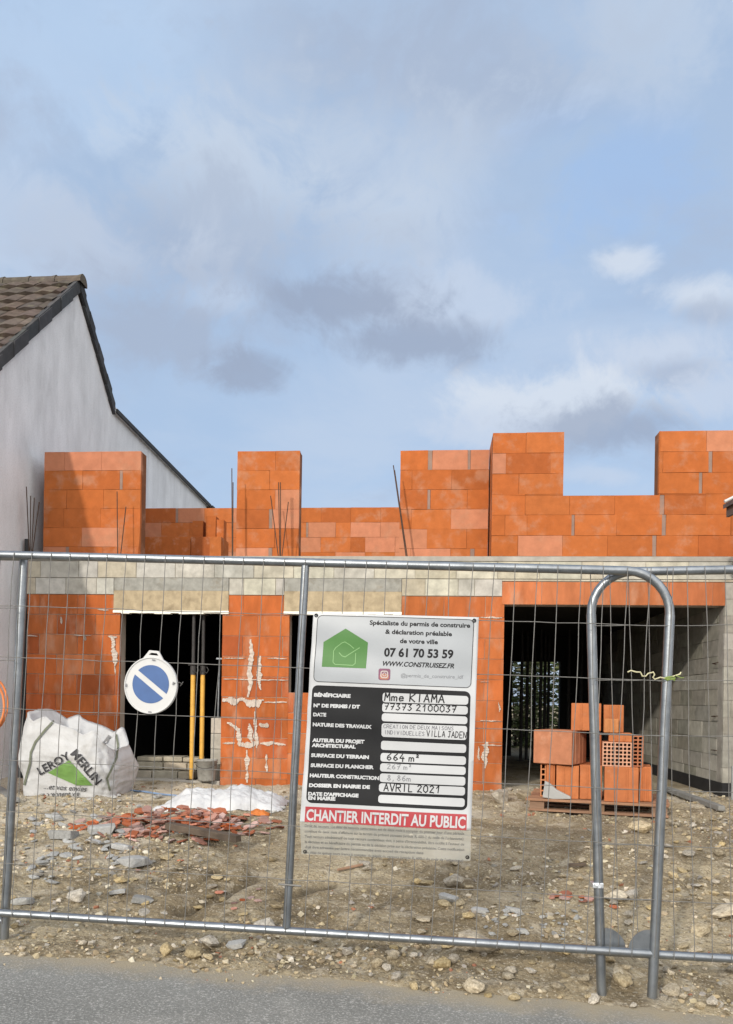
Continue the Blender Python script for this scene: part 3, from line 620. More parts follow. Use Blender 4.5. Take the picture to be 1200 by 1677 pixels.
# ------------------------------------------------------------------ site fence
def plane(pl, zl, pr, zr_):
    a_ = at(pl, 1150, zl); b_ = at(pr, 1150, zr_); d = Vector((b_.x - a_.x, b_.y - a_.y, 0)).normalized(); n = Vector((d.y, -d.x, 0))
    if n.y > 0: n = -n          # n looks at the camera
    return a_, d, n
PA = plane(40, 4.03, 1098, 3.60)
def onp(P, px, py, off=0.0):
    o, d, n = P; r_ = ray(px, py); t = ((o + n * off) - CAM).dot(n) / r_.dot(n); return CAM + r_ * t
def fence(label, P, tl, tr, br, bl, posts, nw, nh_, legs=0.2, curve_l=False, curve_r=False, rad=0.2, rt_=0.021, wlo=0.0, whi=1.0, ext=None):
    """panel in the plane P from its four corners in the photograph (tube axes)"""
    TL, TR, BR, BL = (onp(P, *q) for q in (tl, tr, br, bl)); n = P[2]
    base = (BL + BR) / 2; base.z = gh(base.x, base.y)
    o = thing('fence_panel', label, 'fence', base, 0, 'galvanised mesh panels fencing the building site')
    def B(mb, nm, m): return mb.build(nm, m, o, loc=(0, 0, 0))
    ux = (TR - TL).normalized()
    def arc(corner, a_, b_, k=8):   # quarter bend from direction a_ to direction b_
        return [corner + a_ * rad * (1 - math.sin(t)) + b_ * rad * (1 - math.cos(t)) for t in [math.pi / 2 * i / k for i in range(k + 1)]]
    dl = (BL - TL).normalized(); dr = (BR - TR).normalized()
    top = []
    top += ([TL + dl * rad * 1.0] + arc(TL, dl, ux)[1:] if curve_l else [TL])
    top += (arc(TR, -ux, dr) if curve_r else [TR])
    mb = MB(base); mb.tube(top, rt_, 12); B(mb, 'top_tube', M_STEEL)
    mb = MB(base); mb.tube([BL, BR], rt_ * 0.95, 12); B(mb, 'bottom_tube', M_STEEL)
    for (f, cl) in posts:
        t_ = TL + (TR - TL) * f; b_ = BL + (BR - BL) * f; dd = (b_ - t_).normalized()
        s_ = t_ + dd * (rad if (f in (0, 1) and cl) else rt_ * 0.8)
        e_ = b_ + dd * (legs if f in (0.0, 1.0) else -rt_ * 0.8)
        mb = MB(base); mb.tube([s_, e_], rt_ * (1.08 if f in (0, 1) else 0.95), 12); B(mb, 'post', M_STEEL)
    mb = MB(base); off = n * (rt_ + 0.002); W = 0.0020
    def pt(s, t): return (TL + (TR - TL) * s) * (1 - t) + (BL + (BR - BL) * s) * t + off
    wob = {}
    def j(i, k):
        if (i, k) not in wob: wob[(i, k)] = ux * random.gauss(0, 0.0024) + Vector((0, 0, random.gauss(0, 0.0016)))
        return wob[(i, k)]
    for i in range(nw + 1):
        s = wlo + (whi - wlo) * i / nw; pts = []
        for k in range(nh_ + 1):
            t = k / nh_; pts.append(pt(s, t) + j(i, k))
            if k < nh_: pts.append(pt(s, t + 0.5 / nh_) + (j(i, k) + j(i, k + 1)) * 0.5 + n * 0.004 + ux * random.gauss(0, 0.0014))
        pts = [pts[0] - dl * 0.012] + pts + [pts[-1] + dl * 0.012]
        mb.tube(pts, W, 5)
    for k in range(1, nh_):
        mb.tube([pt(wlo + (whi - wlo) * i / nw, k / nh_) + j(i, k) - n * 0.004 for i in range(nw + 1)], W, 5)
    B(mb, 'wire_mesh', M_WIRE)
    return o, base, TL, TR, BR, BL
fa = fence('galvanised mesh panel carrying the white permit board and the round sign', PA, (-62, 907), (1100, 936.5), (1071, 1562), (-95, 1489), [(0.0, False), (0.5150, False), (1.0, True)], 35, 7, curve_r=True)
n_ = PA[2]
PB = (PA[0] - n_ * 0.06, PA[1], n_)
dB = Vector((math.cos(R(-9)), math.sin(R(-9)), 0)); nB = Vector((dB.y, -dB.x, 0)); nB = -nB if nB.y > 0 else nB
q0 = onp(PB, 970, 1150); PB2 = (q0, dB, nB)
fence('galvanised mesh panel with rounded corner behind the pallet, cut by right edge', PB2, (966, 937), (1700, 925), (1690, 1597), (983, 1558), [(0.0, True), (1.0, True)], 22, 7, curve_l=True, rad=0.2, legs=0.22)
PC = (PA[0] - n_ * 0.07, PA[1], n_)
fence('galvanised mesh panel cut off by the left edge of the photo', PC, (-420, 905), (39.5, 912), (8, 1508), (-460, 1470), [(1.0, False)], 14, 7, legs=0.12)
fo, fbase, TL, TR, BR, BL = fa
# gusset plates and the clamp joining the two panels
def plate(P, px, py, flip, off):
    mb = MB(fbase); c = onp(P, px, py, off); d = P[1] * flip; r_ = 0.095
    poly = [c] + [c + d * r_ * math.cos(t) + Vector((0, 0, 1)) * r_ * math.sin(t) for t in [math.pi / 2 * k / 8 for k in range(9)]]
    mb.prism(poly, P[2] * 0.004); mb.build('corner_plate', M_STEEL, fo, loc=(0, 0, 0))
plate(PA, 1064, 1556, -1, -0.004); plate(PB2, 990, 1552, 1, 0.0)
mb = MB(); c = onp(PB2, 977, 1449, 0.0); mb.o = c
mb.box(c.x - 0.026, c.x + 0.026, c.y - 0.027, c.y + 0.026, c.z - 0.012, c.z + 0.014); mb.tube([c + Vector((0, -0.02, 0)), c + Vector((0, -0.045, 0.002))], 0.009, 6)
tag(mb.build('clamp', mat('bright_zinc', (0.72, 0.74, 0.76), 0.35, metal=0.8, bump=0.1), bevel=0.005), 'shiny zinc clamp on the left leg of the rounded fence corner', 'clamp')
mb = MB(); c = onp(PA, 474, 1447, 0.0); mb.o = c
mb.tube([c - PA[1] * 0.05 + n_ * 0.024, c + PA[1] * 0.065 + n_ * 0.026 - Vector((0, 0, .003))], 0.005, 6); mb.tube([c + n_ * 0.028 + Vector((math.cos(k) * 0.0, 0, 0)) for k in (0,)] + [c - n_ * 0.03], 0.004, 6)
tag(mb.build('wire_tie', M_WIRE), 'short steel wire tied across the middle fence post near its foot', 'wire')
# the dried twisted stem tied round the right post
def ribbon_tube(name, P, pts, r_, m, label, cat, off):
    mb = MB(onp(P, *pts[0], off)); mb.tube([onp(P, x, y, off + random.uniform(-0.006, 0.006)) for x, y in pts], r_, 6); return tag(mb.build(name, m), label, cat)
C1 = lambda L_, ox, oy, s: [(ox + x / s, oy + y / s) for x, y in L_]
ribbon_tube('string', PA, C1([(405, 880), (430, 868), (470, 880), (500, 880), (515, 910), (540, 912), (560, 890), (600, 880), (608, 900), (595, 920), (610, 935), (650, 920), (690, 928), (740, 915), (770, 905), (800, 895), (806, 882)], 940, 910, 4.615), 0.0035, mat('pale_straw', (0.50, 0.47, 0.30), 0.9), 'pale frayed string knotted round the right fence post', 'string', 0.032)
mb = MB(); tw = [(680, 930), (760, 935), (745, 915), (690, 922), (700, 940), (765, 925), (755, 945)]
pts = [onp(PA, x, y, 0.03 + 0.004 * (i % 2)) for i, (x, y) in enumerate(C1(tw, 940, 910, 4.615))]; mb.o = pts[0]; mb.tube(pts, 0.004, 6)
mb.tube([onp(PA, x, y, 0.034) for x, y in C1([(765, 905), (815, 925), (830, 920)], 940, 910, 4.615)], 0.002, 5)
tag(mb.build('grass_stem', mat('green_stem', (0.22, 0.30, 0.08), 0.9)), 'green grass stem wound round the fence post with the string', 'plant stem')
# orange hose loop hanging at the left edge
mb = MB(); mb.o = onp(PC, 0, 1150, 0.03)
pts = [onp(PC, -14 + 26 * math.cos(t), 1153 + 43 * math.sin(t), 0.03 + 0.01 * math.sin(3 * t)) for t in [2 * math.pi * k / 28 for k in range(29)]]
mb.tube(pts, 0.006, 8); mb.tube([p + Vector((-0.012, -0.012, -0.01)) for p in pts], 0.006, 8)
tag(mb.build('hose', mat('orange_hose', (0.65, 0.20, 0.06), 0.6)), 'orange hose coil hanging on the fence at the left edge', 'hose')

# ------------------------------------------------------------------ lettering
def text_geo(body, bold=0.0, shear=0.0, space=1.0):
    cu = bpy.data.curves.new('t', 'FONT'); cu.body = body; cu.size = 1.0; cu.offset = bold; cu.shear = shear; cu.resolution_u = 3; cu.space_character = space
    o = bpy.data.objects.new('t', cu); COL.objects.link(o); bpy.context.view_layer.update()
    dg = bpy.context.evaluated_depsgraph_get(); me = bpy.data.meshes.new_from_object(o.evaluated_get(dg))
    vs = [tuple(v.co[:2]) for v in me.vertices]; fs = [tuple(p.vertices) for p in me.polygons]
    bpy.data.objects.remove(o); bpy.data.curves.remove(cu); bpy.data.meshes.remove(me)
    x0 = min(v[0] for v in vs); x1 = max(v[0] for v in vs)
    return [((x - x0) / (x1 - x0), y / 0.70) for x, y in vs], fs       # x 0..1 over the width, y in cap heights
STROKES = {'A': '0,0 2,6 4,0;.8,2.2 3.2,2.2', 'V': '0,6 2,0 4,6', 'R': '0,0 0,6 3,6 4,5 3.6,3.6 0,3;1.6,3 4,0', 'I': '2,0 2,6', 'L': '.5,6 .3,0 3.6,0.2', 'K': '.3,0 .3,6;4,6 .4,2.8 4,0',
  'M': '0,0 .6,6 2,2.4 3.6,6 4,0', 'D': '0,0 0,6 2.4,5.7 4,3.5 3,.8 0,0', 'J': '.6,6 4,6;2.6,6 2.5,1.2 1.6,0 .2,.8', 'E': '4,6 .3,6 .2,0 4,0;.3,3.1 3,3.1', 'N': '0,0 .2,6 3.8,0 4,6', 'C': '4,5.2 2.6,6 .6,4.8 0,2.8 .8,.6 2.4,0 4,.8', 'T': '0,6 4,6;2,6 2,0', 'O': '2,6 .2,4.4 .2,1.6 2,0 3.8,1.6 3.8,4.4 2,6',
  'U': '0,6 .2,1 2,0 3.8,1 4,6', 'X': '0,0 4,6;0,6 4,0', 'S': '3.8,5.2 2,6 .4,4.8 2,3.2 3.8,1.6 2.2,0 .2,.8', 'm': '0,0 0,3.4;0,2.8 1.1,3.4 1.8,2.6 1.8,0;1.8,2.6 3,3.4 3.8,2.6 3.8,0', 'e': '.2,1.8 3.4,2 2.8,3.4 1,3.4 .2,1.8 1,.2 3.4,.6',
  '0': '2,6 .2,4.4 .2,1.6 2,0 3.8,1.6 3.8,4.4 2,6', '1': '.6,3.6 2.6,6 2.2,0', '2': '.2,4.8 2,6 3.6,4.6 .2,.2 2.4,.5 4,0', '3': '.2,5.6 3.6,5.8 1.6,3.6 3.8,2 2,0 .2,.8', '4': '2.4,6 .2,2.2 4,2.2;2.8,3.8 2.6,-.6', '6': '3.4,6 .8,3.6 .3,1.4 2,0 3.8,1.5 2.4,3 .5,2', '7': '0,5.8 4,6 1.6,0;.8,3.2 3.4,3.2', '8': '2,3.2 .6,4.6 2,6 3.4,4.6 2,3.2 .2,1.5 2,0 3.8,1.5 2,3.2', ',': '1.4,.5 1,-1', '^': '.6,5.6 1.6,6.2 2.2,5.2 .6,3.8 2.6,3.8', 'r': '0,0 0,5.6;0,5 1.4,5.8 2.6,5.4', ' ': ''}
def hand_geo(body, wd=0.42):
    vs = []; fs = []; x = 0
    for ch in body:
        for st in filter(None, STROKES.get(ch, '').split(';')):
            pts = [tuple(map(float, q.split(','))) for q in st.split()]; pts = [(a_ + x + random.uniform(-.12, .12), b_ + random.uniform(-.15, .15)) for a_, b_ in pts]
            for (x0, y0), (x1, y1) in zip(pts, pts[1:]):
                l = math.hypot(x1 - x0, y1 - y0) or 1; ex, ey = (x1 - x0) / l * wd * .4, (y1 - y0) / l * wd * .4; nx, ny = -(y1 - y0) / l * wd, (x1 - x0) / l * wd
                b_ = len(vs); vs += [(x0 - ex + nx, y0 - ey + ny), (x0 - ex - nx, y0 - ey - ny), (x1 + ex - nx, y1 + ey - ny), (x1 + ex + nx, y1 + ey + ny)]; fs.append((b_, b_ + 1, b_ + 2, b_ + 3))
        x += 2.6 if ch == ' ' else 5.4
    w_ = x - 1.4
    return [(a_ / w_, b_ / 6) for a_, b_ in vs], fs

# ------------------------------------------------------------------ permit board
PS = (PA[0] + n_ * 0.052, PA[1], n_)
SC = lambda x, y: (480 + x / 3.75, 990 + y / 3.75)
sc0 = onp(PS, *SC(590, 800)); sbase = Vector((sc0.x, sc0.y, sc0.z - 0.55))
board = thing('permit_board', 'white and black building permit board with red warning strip hung on the fence', 'sign', sbase)
def s2(x, y):
    p = onp(PS, *SC(x, y)) - sc0; return p.dot(PS[1]), p.z
def bend(a_, b_): return 0.010 * math.sin(a_ * 5.2 + 0.6 + b_ * 1.5) + 0.005 * math.sin(b_ * 9 + a_ * 3) + 0.0025 * math.sin(b_ * 31 + a_ * 6) + 0.0025 * noise.noise((a_ * 7, b_ * 7, 0.2))
def layer(name, polys, k, m, parent, cut=True):
    """flat 2-D shapes cut into a fine mesh and laid on the gently bent board, k mm above it"""
    bm = bmesh.new()
    for vs, fs in polys:
        bv = [bm.verts.new((x, y, 0)) for x, y in vs]
        for f in fs:
            try: bm.faces.new([bv[i] for i in f])
            except ValueError: pass
    if cut:
        st = 0.025; vv = [v.co.copy() for v in bm.verts]
        for ax in (0, 1):
            lo, hi = min(v[ax] for v in vv), max(v[ax] for v in vv); x = math.floor(lo / st) * st + st
            while x < hi:
                co = Vector((0, 0, 0)); co[ax] = x; no = Vector((0, 0, 0)); no[ax] = 1
                bmesh.ops.bisect_plane(bm, geom=bm.verts[:] + bm.edges[:] + bm.faces[:], plane_co=co, plane_no=no); x += st
    off = sc0 - sbase
    for v in bm.verts:
        a_, b_ = v.co.x, v.co.y; v.co = off + PS[1] * a_ + Vector((0, 0, b_)) + n_ * (bend(a_, b_) + k * 0.001)
    for f in bm.faces:
        f.normal_update()
        if f.normal.dot(n_) < 0: f.normal_flip()
        f.smooth = True
    me = bpy.data.meshes.new(name); bm.to_mesh(me); bm.free()
    ca = me.color_attributes.new('Col', 'FLOAT_COLOR', 'CORNER'); ca.data.foreach_set('color', [1.0] * 4 * len(me.loops))
    me.materials.append(m); o = bpy.data.objects.new(name, me); COL.objects.link(o); o.parent = parent
    if k == 0:
        sm = o.modifiers.new('t', 'SOLIDIFY'); sm.thickness = 0.003; sm.offset = -1
    return o
def rr(q, r_, n=5):          # quad of board points with rounded corners
    P_ = [Vector(s2(*p)) for p in q]; out = []
    r_ = r_ / 3.75 / 330
    for i in range(4):
        c = P_[i]; a_ = (P_[i - 1] - c).normalized(); b_ = (P_[(i + 1) % 4] - c).normalized()
        for t in range(n + 1):
            th = math.pi / 2 * t / n; out.append(tuple(c + a_ * r_ * (1 - math.sin(th)) + b_ * r_ * (1 - math.cos(th))))
    return out
def poly(pts): return (pts, [tuple(range(len(pts)))])
def ring(pts, wd):
    n = len(pts); c = [sum(p[i] for p in pts) / n for i in (0, 1)]; inn = []
    P_ = [Vector(p) for p in pts]
    for i, p in enumerate(P_):
        d = (P_[(i + 1) % n] - P_[i - 1]); nn = Vector((-d.y, d.x)).normalized()
        if nn.dot(Vector(c) - p) < 0: nn = -nn
        inn.append(tuple(p + nn * wd))
    return (list(pts) + inn, [(i, (i + 1) % n, n + (i + 1) % n, n + i) for i in range(n)])
def lay(geo, p0, p1, h):      # text geometry on a baseline p0-p1 (board crop units), capital height h
    A, B_ = Vector(s2(*p0)), Vector(s2(*p1)); H = Vector(s2(p0[0] + 0.06 * h, p0[1] - h)) - A
    return ([tuple(A + (B_ - A) * x + H * y) for x, y in geo[0]], geo[1])
M_PAPER = mat('board_white', (0.47, 0.48, 0.49), 0.4, var=0.05, scale=5, bump=0.05, bscale=20)
M_PGREY = mat('board_light_grey', (0.335, 0.355, 0.375), 0.4, var=0.05, scale=5, bump=0.05, bscale=20)
M_INK = mat('black_ink', (0.014, 0.0145, 0.016), 0.6, var=0.2, bump=0, spec=0.2)
M_FAINT = mat('faded_ink', (0.17, 0.175, 0.19), 0.6, var=0.2, bump=0)
M_FAINT2 = mat('worn_pen', (0.09, 0.09, 0.11), 0.6, var=0.2, bump=0)
M_RED = mat('warning_red', (0.36, 0.04, 0.048), 0.45, var=0.12, scale=9, bump=0)
M_GREEN = mat('logo_green', (0.055, 0.17, 0.035), 0.5, var=0.08, bump=0)
M_LGREEN = mat('logo_pale_green', (0.2, 0.38, 0.15), 0.5, var=0.05, bump=0)
M_FILM = mat('clear_film', (0.36, 0.36, 0.325), 0.25, var=0.1, scale=6, bump=0.2, bscale=14, trans=0.42, spec=0.4, col2=(0.42, 0.42, 0.39), thr=(0.5, 0.7), amt=0.5)
layer('backing', [poly([s2(*p) for p in ((122, 52), (1140, 78), (1118, 700), (1092, 1386), (40, 1336), (82, 700))])], 0, M_PAPER, board)
CS = layer('clear_strip', [poly([s2(*p) for p in ((40, 1338), (1092, 1388), (1088, 1570), (740, 1560), (380, 1548), (48, 1535))])], 0.3, M_FILM, board)
hd = [(148, 64), (1112, 92), (1092, 514), (122, 474)]
HP = layer('header_panel', [poly(rr(hd, 30))], 0.8, M_PGREY, board); layer('frame', [ring(rr(hd, 30), 0.0028)], 1.4, M_INK, HP)
FP = layer('form_panel', [poly(rr([(116, 494), (1090, 534), (1068, 1264), (78, 1218)], 34))], 0.8, M_INK, board)
FLD = [((552, 541), (1076, 563), (1074, 616), (549, 600)), ((549, 604), (1073, 625), (1071, 676), (547, 660)), ((547, 667), (1070, 688), (1069, 735), (544, 716)), ((545, 728), (1069, 746), (1064, 832), (542, 812)), ((540, 836), (1063, 859), (1061, 911), (538, 892)),
       ((537, 911), (1061, 933), (1060, 985), (535, 964)), ((535, 974), (1060, 996), (1058, 1046), (532, 1025)), ((532, 1037), (1058, 1058), (1056, 1112), (529, 1090)), ((527, 1098), (1056, 1120), (1054, 1173), (525, 1150)), ((524, 1168), (1054, 1190), (1052, 1243), (521, 1217))]
FO = [layer('entry_field', [poly(rr(q, 16))], 1.5, M_PAPER, board) for q in FLD]
RS = layer('red_strip', [poly([s2(*p) for p in ((74, 1241), (1066, 1288), (1064, 1384), (68, 1336))])], 0.8, M_RED, board)
T = lambda s, p0, p1, h, b_=0.0, sh=0.0: lay(text_geo(s, b_, sh), p0, p1, h)
for g in [T('Spécialiste du permis de construire', (470, 124), (1086, 142), 27, 0.03), T('& déclaration préalable', (566, 180), (974, 194), 27, 0.03), T('de votre ville', (656, 237), (888, 244), 27, 0.03),
   T('07 61 70 53 59', (558, 318), (982, 330), 50, 0.035), T('WWW.CONSTRUISEZ.FR', (550, 376), (988, 392), 28, 0.03, 0.25)]: layer('lettering', [g], 1.4, M_INK, HP)
layer('account_lettering', [T('@permis_de_construire_idf', (662, 446), (1044, 456), 22, 0.006)], 1.4, M_FAINT, board)
hp = [s2(*p) for p in ((323, 148), (460, 234), (448, 393), (176, 382), (185, 230))]
HL = layer('house_logo', [poly(hp)], 1.4, M_GREEN, board)
def line2(pts, wd):
    P_ = [Vector(s2(*p)) for p in pts]; out = []
    for a_, b_ in zip(P_, P_[1:]):
        d = (b_ - a_).normalized(); nn = Vector((-d.y, d.x)) * wd; a2 = a_ - d * wd * .5; b2 = b_ + d * wd * .5
        out.append(([tuple(a2 + nn), tuple(a2 - nn), tuple(b2 - nn), tuple(b2 + nn)], [(0, 1, 2, 3)]))
    return out
layer('logo_outline', line2([(373, 270), (350, 250), (318, 230), (300, 236), (260, 266), (248, 285), (245, 355), (258, 368), (368, 374), (382, 362), (384, 300)], 0.0016) + line2([(282, 296), (300, 316), (320, 322), (345, 305), (408, 266)], 0.0018), 2.0, M_LGREEN, HL)
M_IG1 = mat('icon_purple', (0.16, 0.05, 0.10), 0.5, bump=0); M_IG2 = mat('icon_orange', (0.34, 0.13, 0.075), 0.5, bump=0); M_IG3 = mat('icon_pale', (0.42, 0.36, 0.35), 0.5, bump=0)
IC = layer('icon', [poly(rr([(526, 393), (599, 395), (597, 466), (525, 464)], 12))], 1.4, M_IG1, board)
layer('icon_glow', [poly(rr([(534, 425), (590, 427), (588, 462), (533, 460)], 12))], 1.8, M_IG2, IC)
layer('icon_outline', [ring(rr([(538, 406), (586, 408), (584, 454), (537, 452)], 14), 0.0052)] + [ring([tuple(Vector(s2(562, 430)) + Vector((math.cos(t), math.sin(t))) * 0.0095) for t in [k * math.pi / 8 for k in range(16)]], 0.0036)], 2.2, M_IG3, IC)
LB = [('BÉNÉFICIAIRE', (126, 564), (352, 572), 26), ('N° DE PERMIS / DT', (123, 629), (410, 638), 25), ('DATE', (120, 685), (201, 687), 22), ('NATURE DES TRAVAUX', (116, 746), (482, 762), 26), ('AUTEUR DU PROJET', (113, 843), (436, 853), 26), ('ARCHITECTURAL', (110, 874), (382, 884), 26), ('SURFACE DU TERRAIN', (106, 936), (464, 948), 26),
      ('SURFACE DU PLANCHER', (103, 998), (494, 1010), 26), ('HAUTEUR CONSTRUCTION', (98, 1060), (526, 1077), 26), ('DOSSIER EN MAIRIE DE', (95, 1120), (470, 1132), 26), ('DATE D\'AFFICHAGE', (90, 1172), (400, 1184), 26), ('EN MAIRIE', (90, 1198), (258, 1204), 24)]
for s, p0, p1, h in LB: layer('lettering', [T(s, p0, p1, 20, 0.06)], 1.5, M_PAPER, FP)
HW = [('Mme KIAMA', (562, 590), (926, 604), 48, 0), ('77373 2100037', (560, 645), (1000, 664), 40, 0), ('CREATION DE DEUX MAISONS', (556, 758), (984, 772), 22, 1), ('INDIVIDUELLES', (560, 795), (806, 806), 24, 1), ('VILLA JADEN', (820, 808), (1062, 820), 36, 0), ('664 m^', (574, 956), (780, 966), 42, 0), ('267 m^', (576, 1010), (730, 1016), 32, 2), ('8,86m', (576, 1080), (720, 1086), 34, 2), ('AVRIL 2021', (556, 1146), (902, 1158), 46, 0)]
for (t_, p0, p1, h, c), fi in zip(HW, (0, 1, 3, 3, 3, 5, 6, 7, 8)): layer('handwriting', [lay(hand_geo(t_, 0.46 if c == 0 else 0.36), p0, p1, h)], 2.2, (M_INK, M_FAINT2, M_FAINT)[c], FO[fi])
layer('lettering', [T('CHANTIER INTERDIT AU PUBLIC', (78, 1324), (1056, 1371), 66, 0.028)], 1.5, M_PAPER, RS)
SM = ['Droit de recours : Le délai de recours contentieux est de deux mois à compter du premier jour d\'une période', 'continue de deux mois d\'affichage sur le terrain du présent panneau (article R. 600-2 du code de l\'urbanisme).', 'Tout recours administratif ou tout recours contentieux doit, à peine d\'irrecevabilité, être notifié à l\'auteur de', 'la décision et au bénéficiaire du permis ou de la décision prise sur la déclaration préalable. Cette notification',
      'doit être adressée par lettre recommandée avec accusé de réception dans', 'un délai de quinze jours francs à compter du dépôt du recours (article R. 600-1 du code de l\'urbanisme).']
M_SMALL = mat('small_print', (0.10, 0.10, 0.095), 0.6, bump=0)
for i, t_ in enumerate(SM): layer('small_print', [T(t_, (70, 1366 + 33 * i), (1050 if i != 4 else 800, 1412 + 33 * i - (0 if i != 4 else 14)), 16, 0.02)], 1.0, M_SMALL, CS, cut=False)
for (x, y) in ((140, 66), (1112, 98), (70, 1520), (1070, 1548)):
    mb = MB(sbase); a_, b_ = s2(x, y); c = sc0 + PS[1] * a_ + Vector((0, 0, b_)) + n_ * (bend(a_, b_) + 0.001)
    mb.tube([c + PS[1] * 0.007 * math.cos(t) + Vector((0, 0, 0.007 * math.sin(t))) + n_ * 0.002 for t in [k * math.pi / 5 for k in range(11)]], 0.0025, 5)
    mb.tube([c + n_ * 0.004, c + n_ * 0.001 + PS[1] * 0.004, c - n_ * 0.03 + PS[1] * 0.012 + Vector((0, 0, 0.012))], 0.002, 5)
    mb.build('eyelet', M_INK, board, loc=(0, 0, 0))

# ------------------------------------------------------------------ round no-parking sign
PD = (PA[0] + n_ * 0.032, PA[1], n_)
cs = onp(PD, 247.5, 1122.5); rs0 = 0.139
ns = thing('no_parking_sign', 'round white plastic no parking sign with blue disc hung on fence mesh', 'sign', cs - Vector((0, 0, rs0)))
tl_ = R(-5)
def dpt(x, y, k=0.0): # plane coordinates turned slightly
    return cs + PD[1] * (x * math.cos(tl_) - y * math.sin(tl_)) + Vector((0, 0, x * math.sin(tl_) + y * math.cos(tl_))) + n_ * k
mb = MB(ns.location); nn = 48
rings = [(0.001, 0.008), (rs0 * 0.93, 0.008), (rs0 * 0.955, 0.0125), (rs0 * 0.985, 0.0125), (rs0, 0.008), (rs0, -0.004), (rs0 * 0.95, -0.006)]
vs = [dpt(r_ * math.cos(2 * math.pi * k / nn), r_ * 1.03 * math.sin(2 * math.pi * k / nn), h) for r_, h in rings for k in range(nn)]
mb.add(vs, [(j * nn + k, j * nn + (k + 1) % nn, (j + 1) * nn + (k + 1) % nn, (j + 1) * nn + k) for j in range(len(rings) - 1) for k in range(nn)] + [tuple(range(nn)), tuple(range(len(vs) - nn, len(vs)))], (1, 1, 1), False)
mb.build('disc', M_WHITE, ns, loc=(0, 0, 0))
mb = MB(ns.location)
outer = [(-0.052, rs0 * 0.955), (-0.024, rs0 + 0.035), (0.024, rs0 + 0.035), (0.052, rs0 * 0.955)]; inner = [(-0.026, rs0 + 0.012), (-0.016, rs0 + 0.023), (0.016, rs0 + 0.023), (0.026, rs0 + 0.012)]
for k in range(3):
    mb.prism([dpt(*outer[k], -0.003), dpt(*outer[k + 1], -0.003), dpt(*inner[k + 1], -0.003), dpt(*inner[k], -0.003)], n_ * 0.012)
mb.prism([dpt(*outer[0], -0.003), dpt(*inner[0], -0.003), dpt(*inner[3], -0.003), dpt(*outer[3], -0.003)], n_ * 0.012)
mb.build('hanger', M_WHITE, ns, loc=(0, 0, 0))
M_BLUE = mat('sign_blue', (0.05, 0.11, 0.27), 0.5, var=0.14, scale=12, bump=0.05)
for sg in (1, -1):
    mb = MB(ns.location); rb = 0.0955; hb = 0.0135; ang = R(-33); pts = []
    t0 = math.asin(hb / rb)
    for k in range(25):
        t = t0 + (math.pi - 2 * t0) * k / 24; x, y = rb * math.cos(t), rb * math.sin(t) * sg
        pts.append(dpt(x * math.cos(ang) - y * math.sin(ang), x * math.sin(ang) + y * math.cos(ang) + 0.006, 0.0085))
    mb.prism(pts, n_ * 0.001); mb.build('blue_half_disc', M_BLUE, ns, loc=(0, 0, 0))
for (x, y, an) in ((-0.126, -0.012, 90), (0.118, 0.022, 80), (0.012, -0.132, 0), (0.004, rs0 - 0.012, 0)):
    mb = MB(ns.location); ca_, sa_ = math.cos(R(an)), math.sin(R(an))
    mb.prism([dpt(x + ca_ * a_ - sa_ * b_, y + sa_ * a_ + ca_ * b_, 0.0135) for a_, b_ in ((-.008, -.0035), (.008, -.0035), (.008, .0035), (-.008, .0035))], n_ * 0.001); mb.build('tie_slot', mat('slot_grey', (0.22, 0.22, 0.23), 0.7, bump=0) if 'slot_grey' not in bpy.data.materials else bpy.data.materials['slot_grey'], ns, loc=(0, 0, 0))
mb = MB(ns.location); mb.tube([dpt(0.118, 0.02, 0.014), dpt(0.145, 0.03, 0.004), dpt(0.158, 0.022, -0.01), dpt(0.15, 0.012, 0.0), dpt(0.165, 0.034, 0.004)], 0.0022, 6); mb.build('cable_tie', M_WIRE, ns, loc=(0, 0, 0))

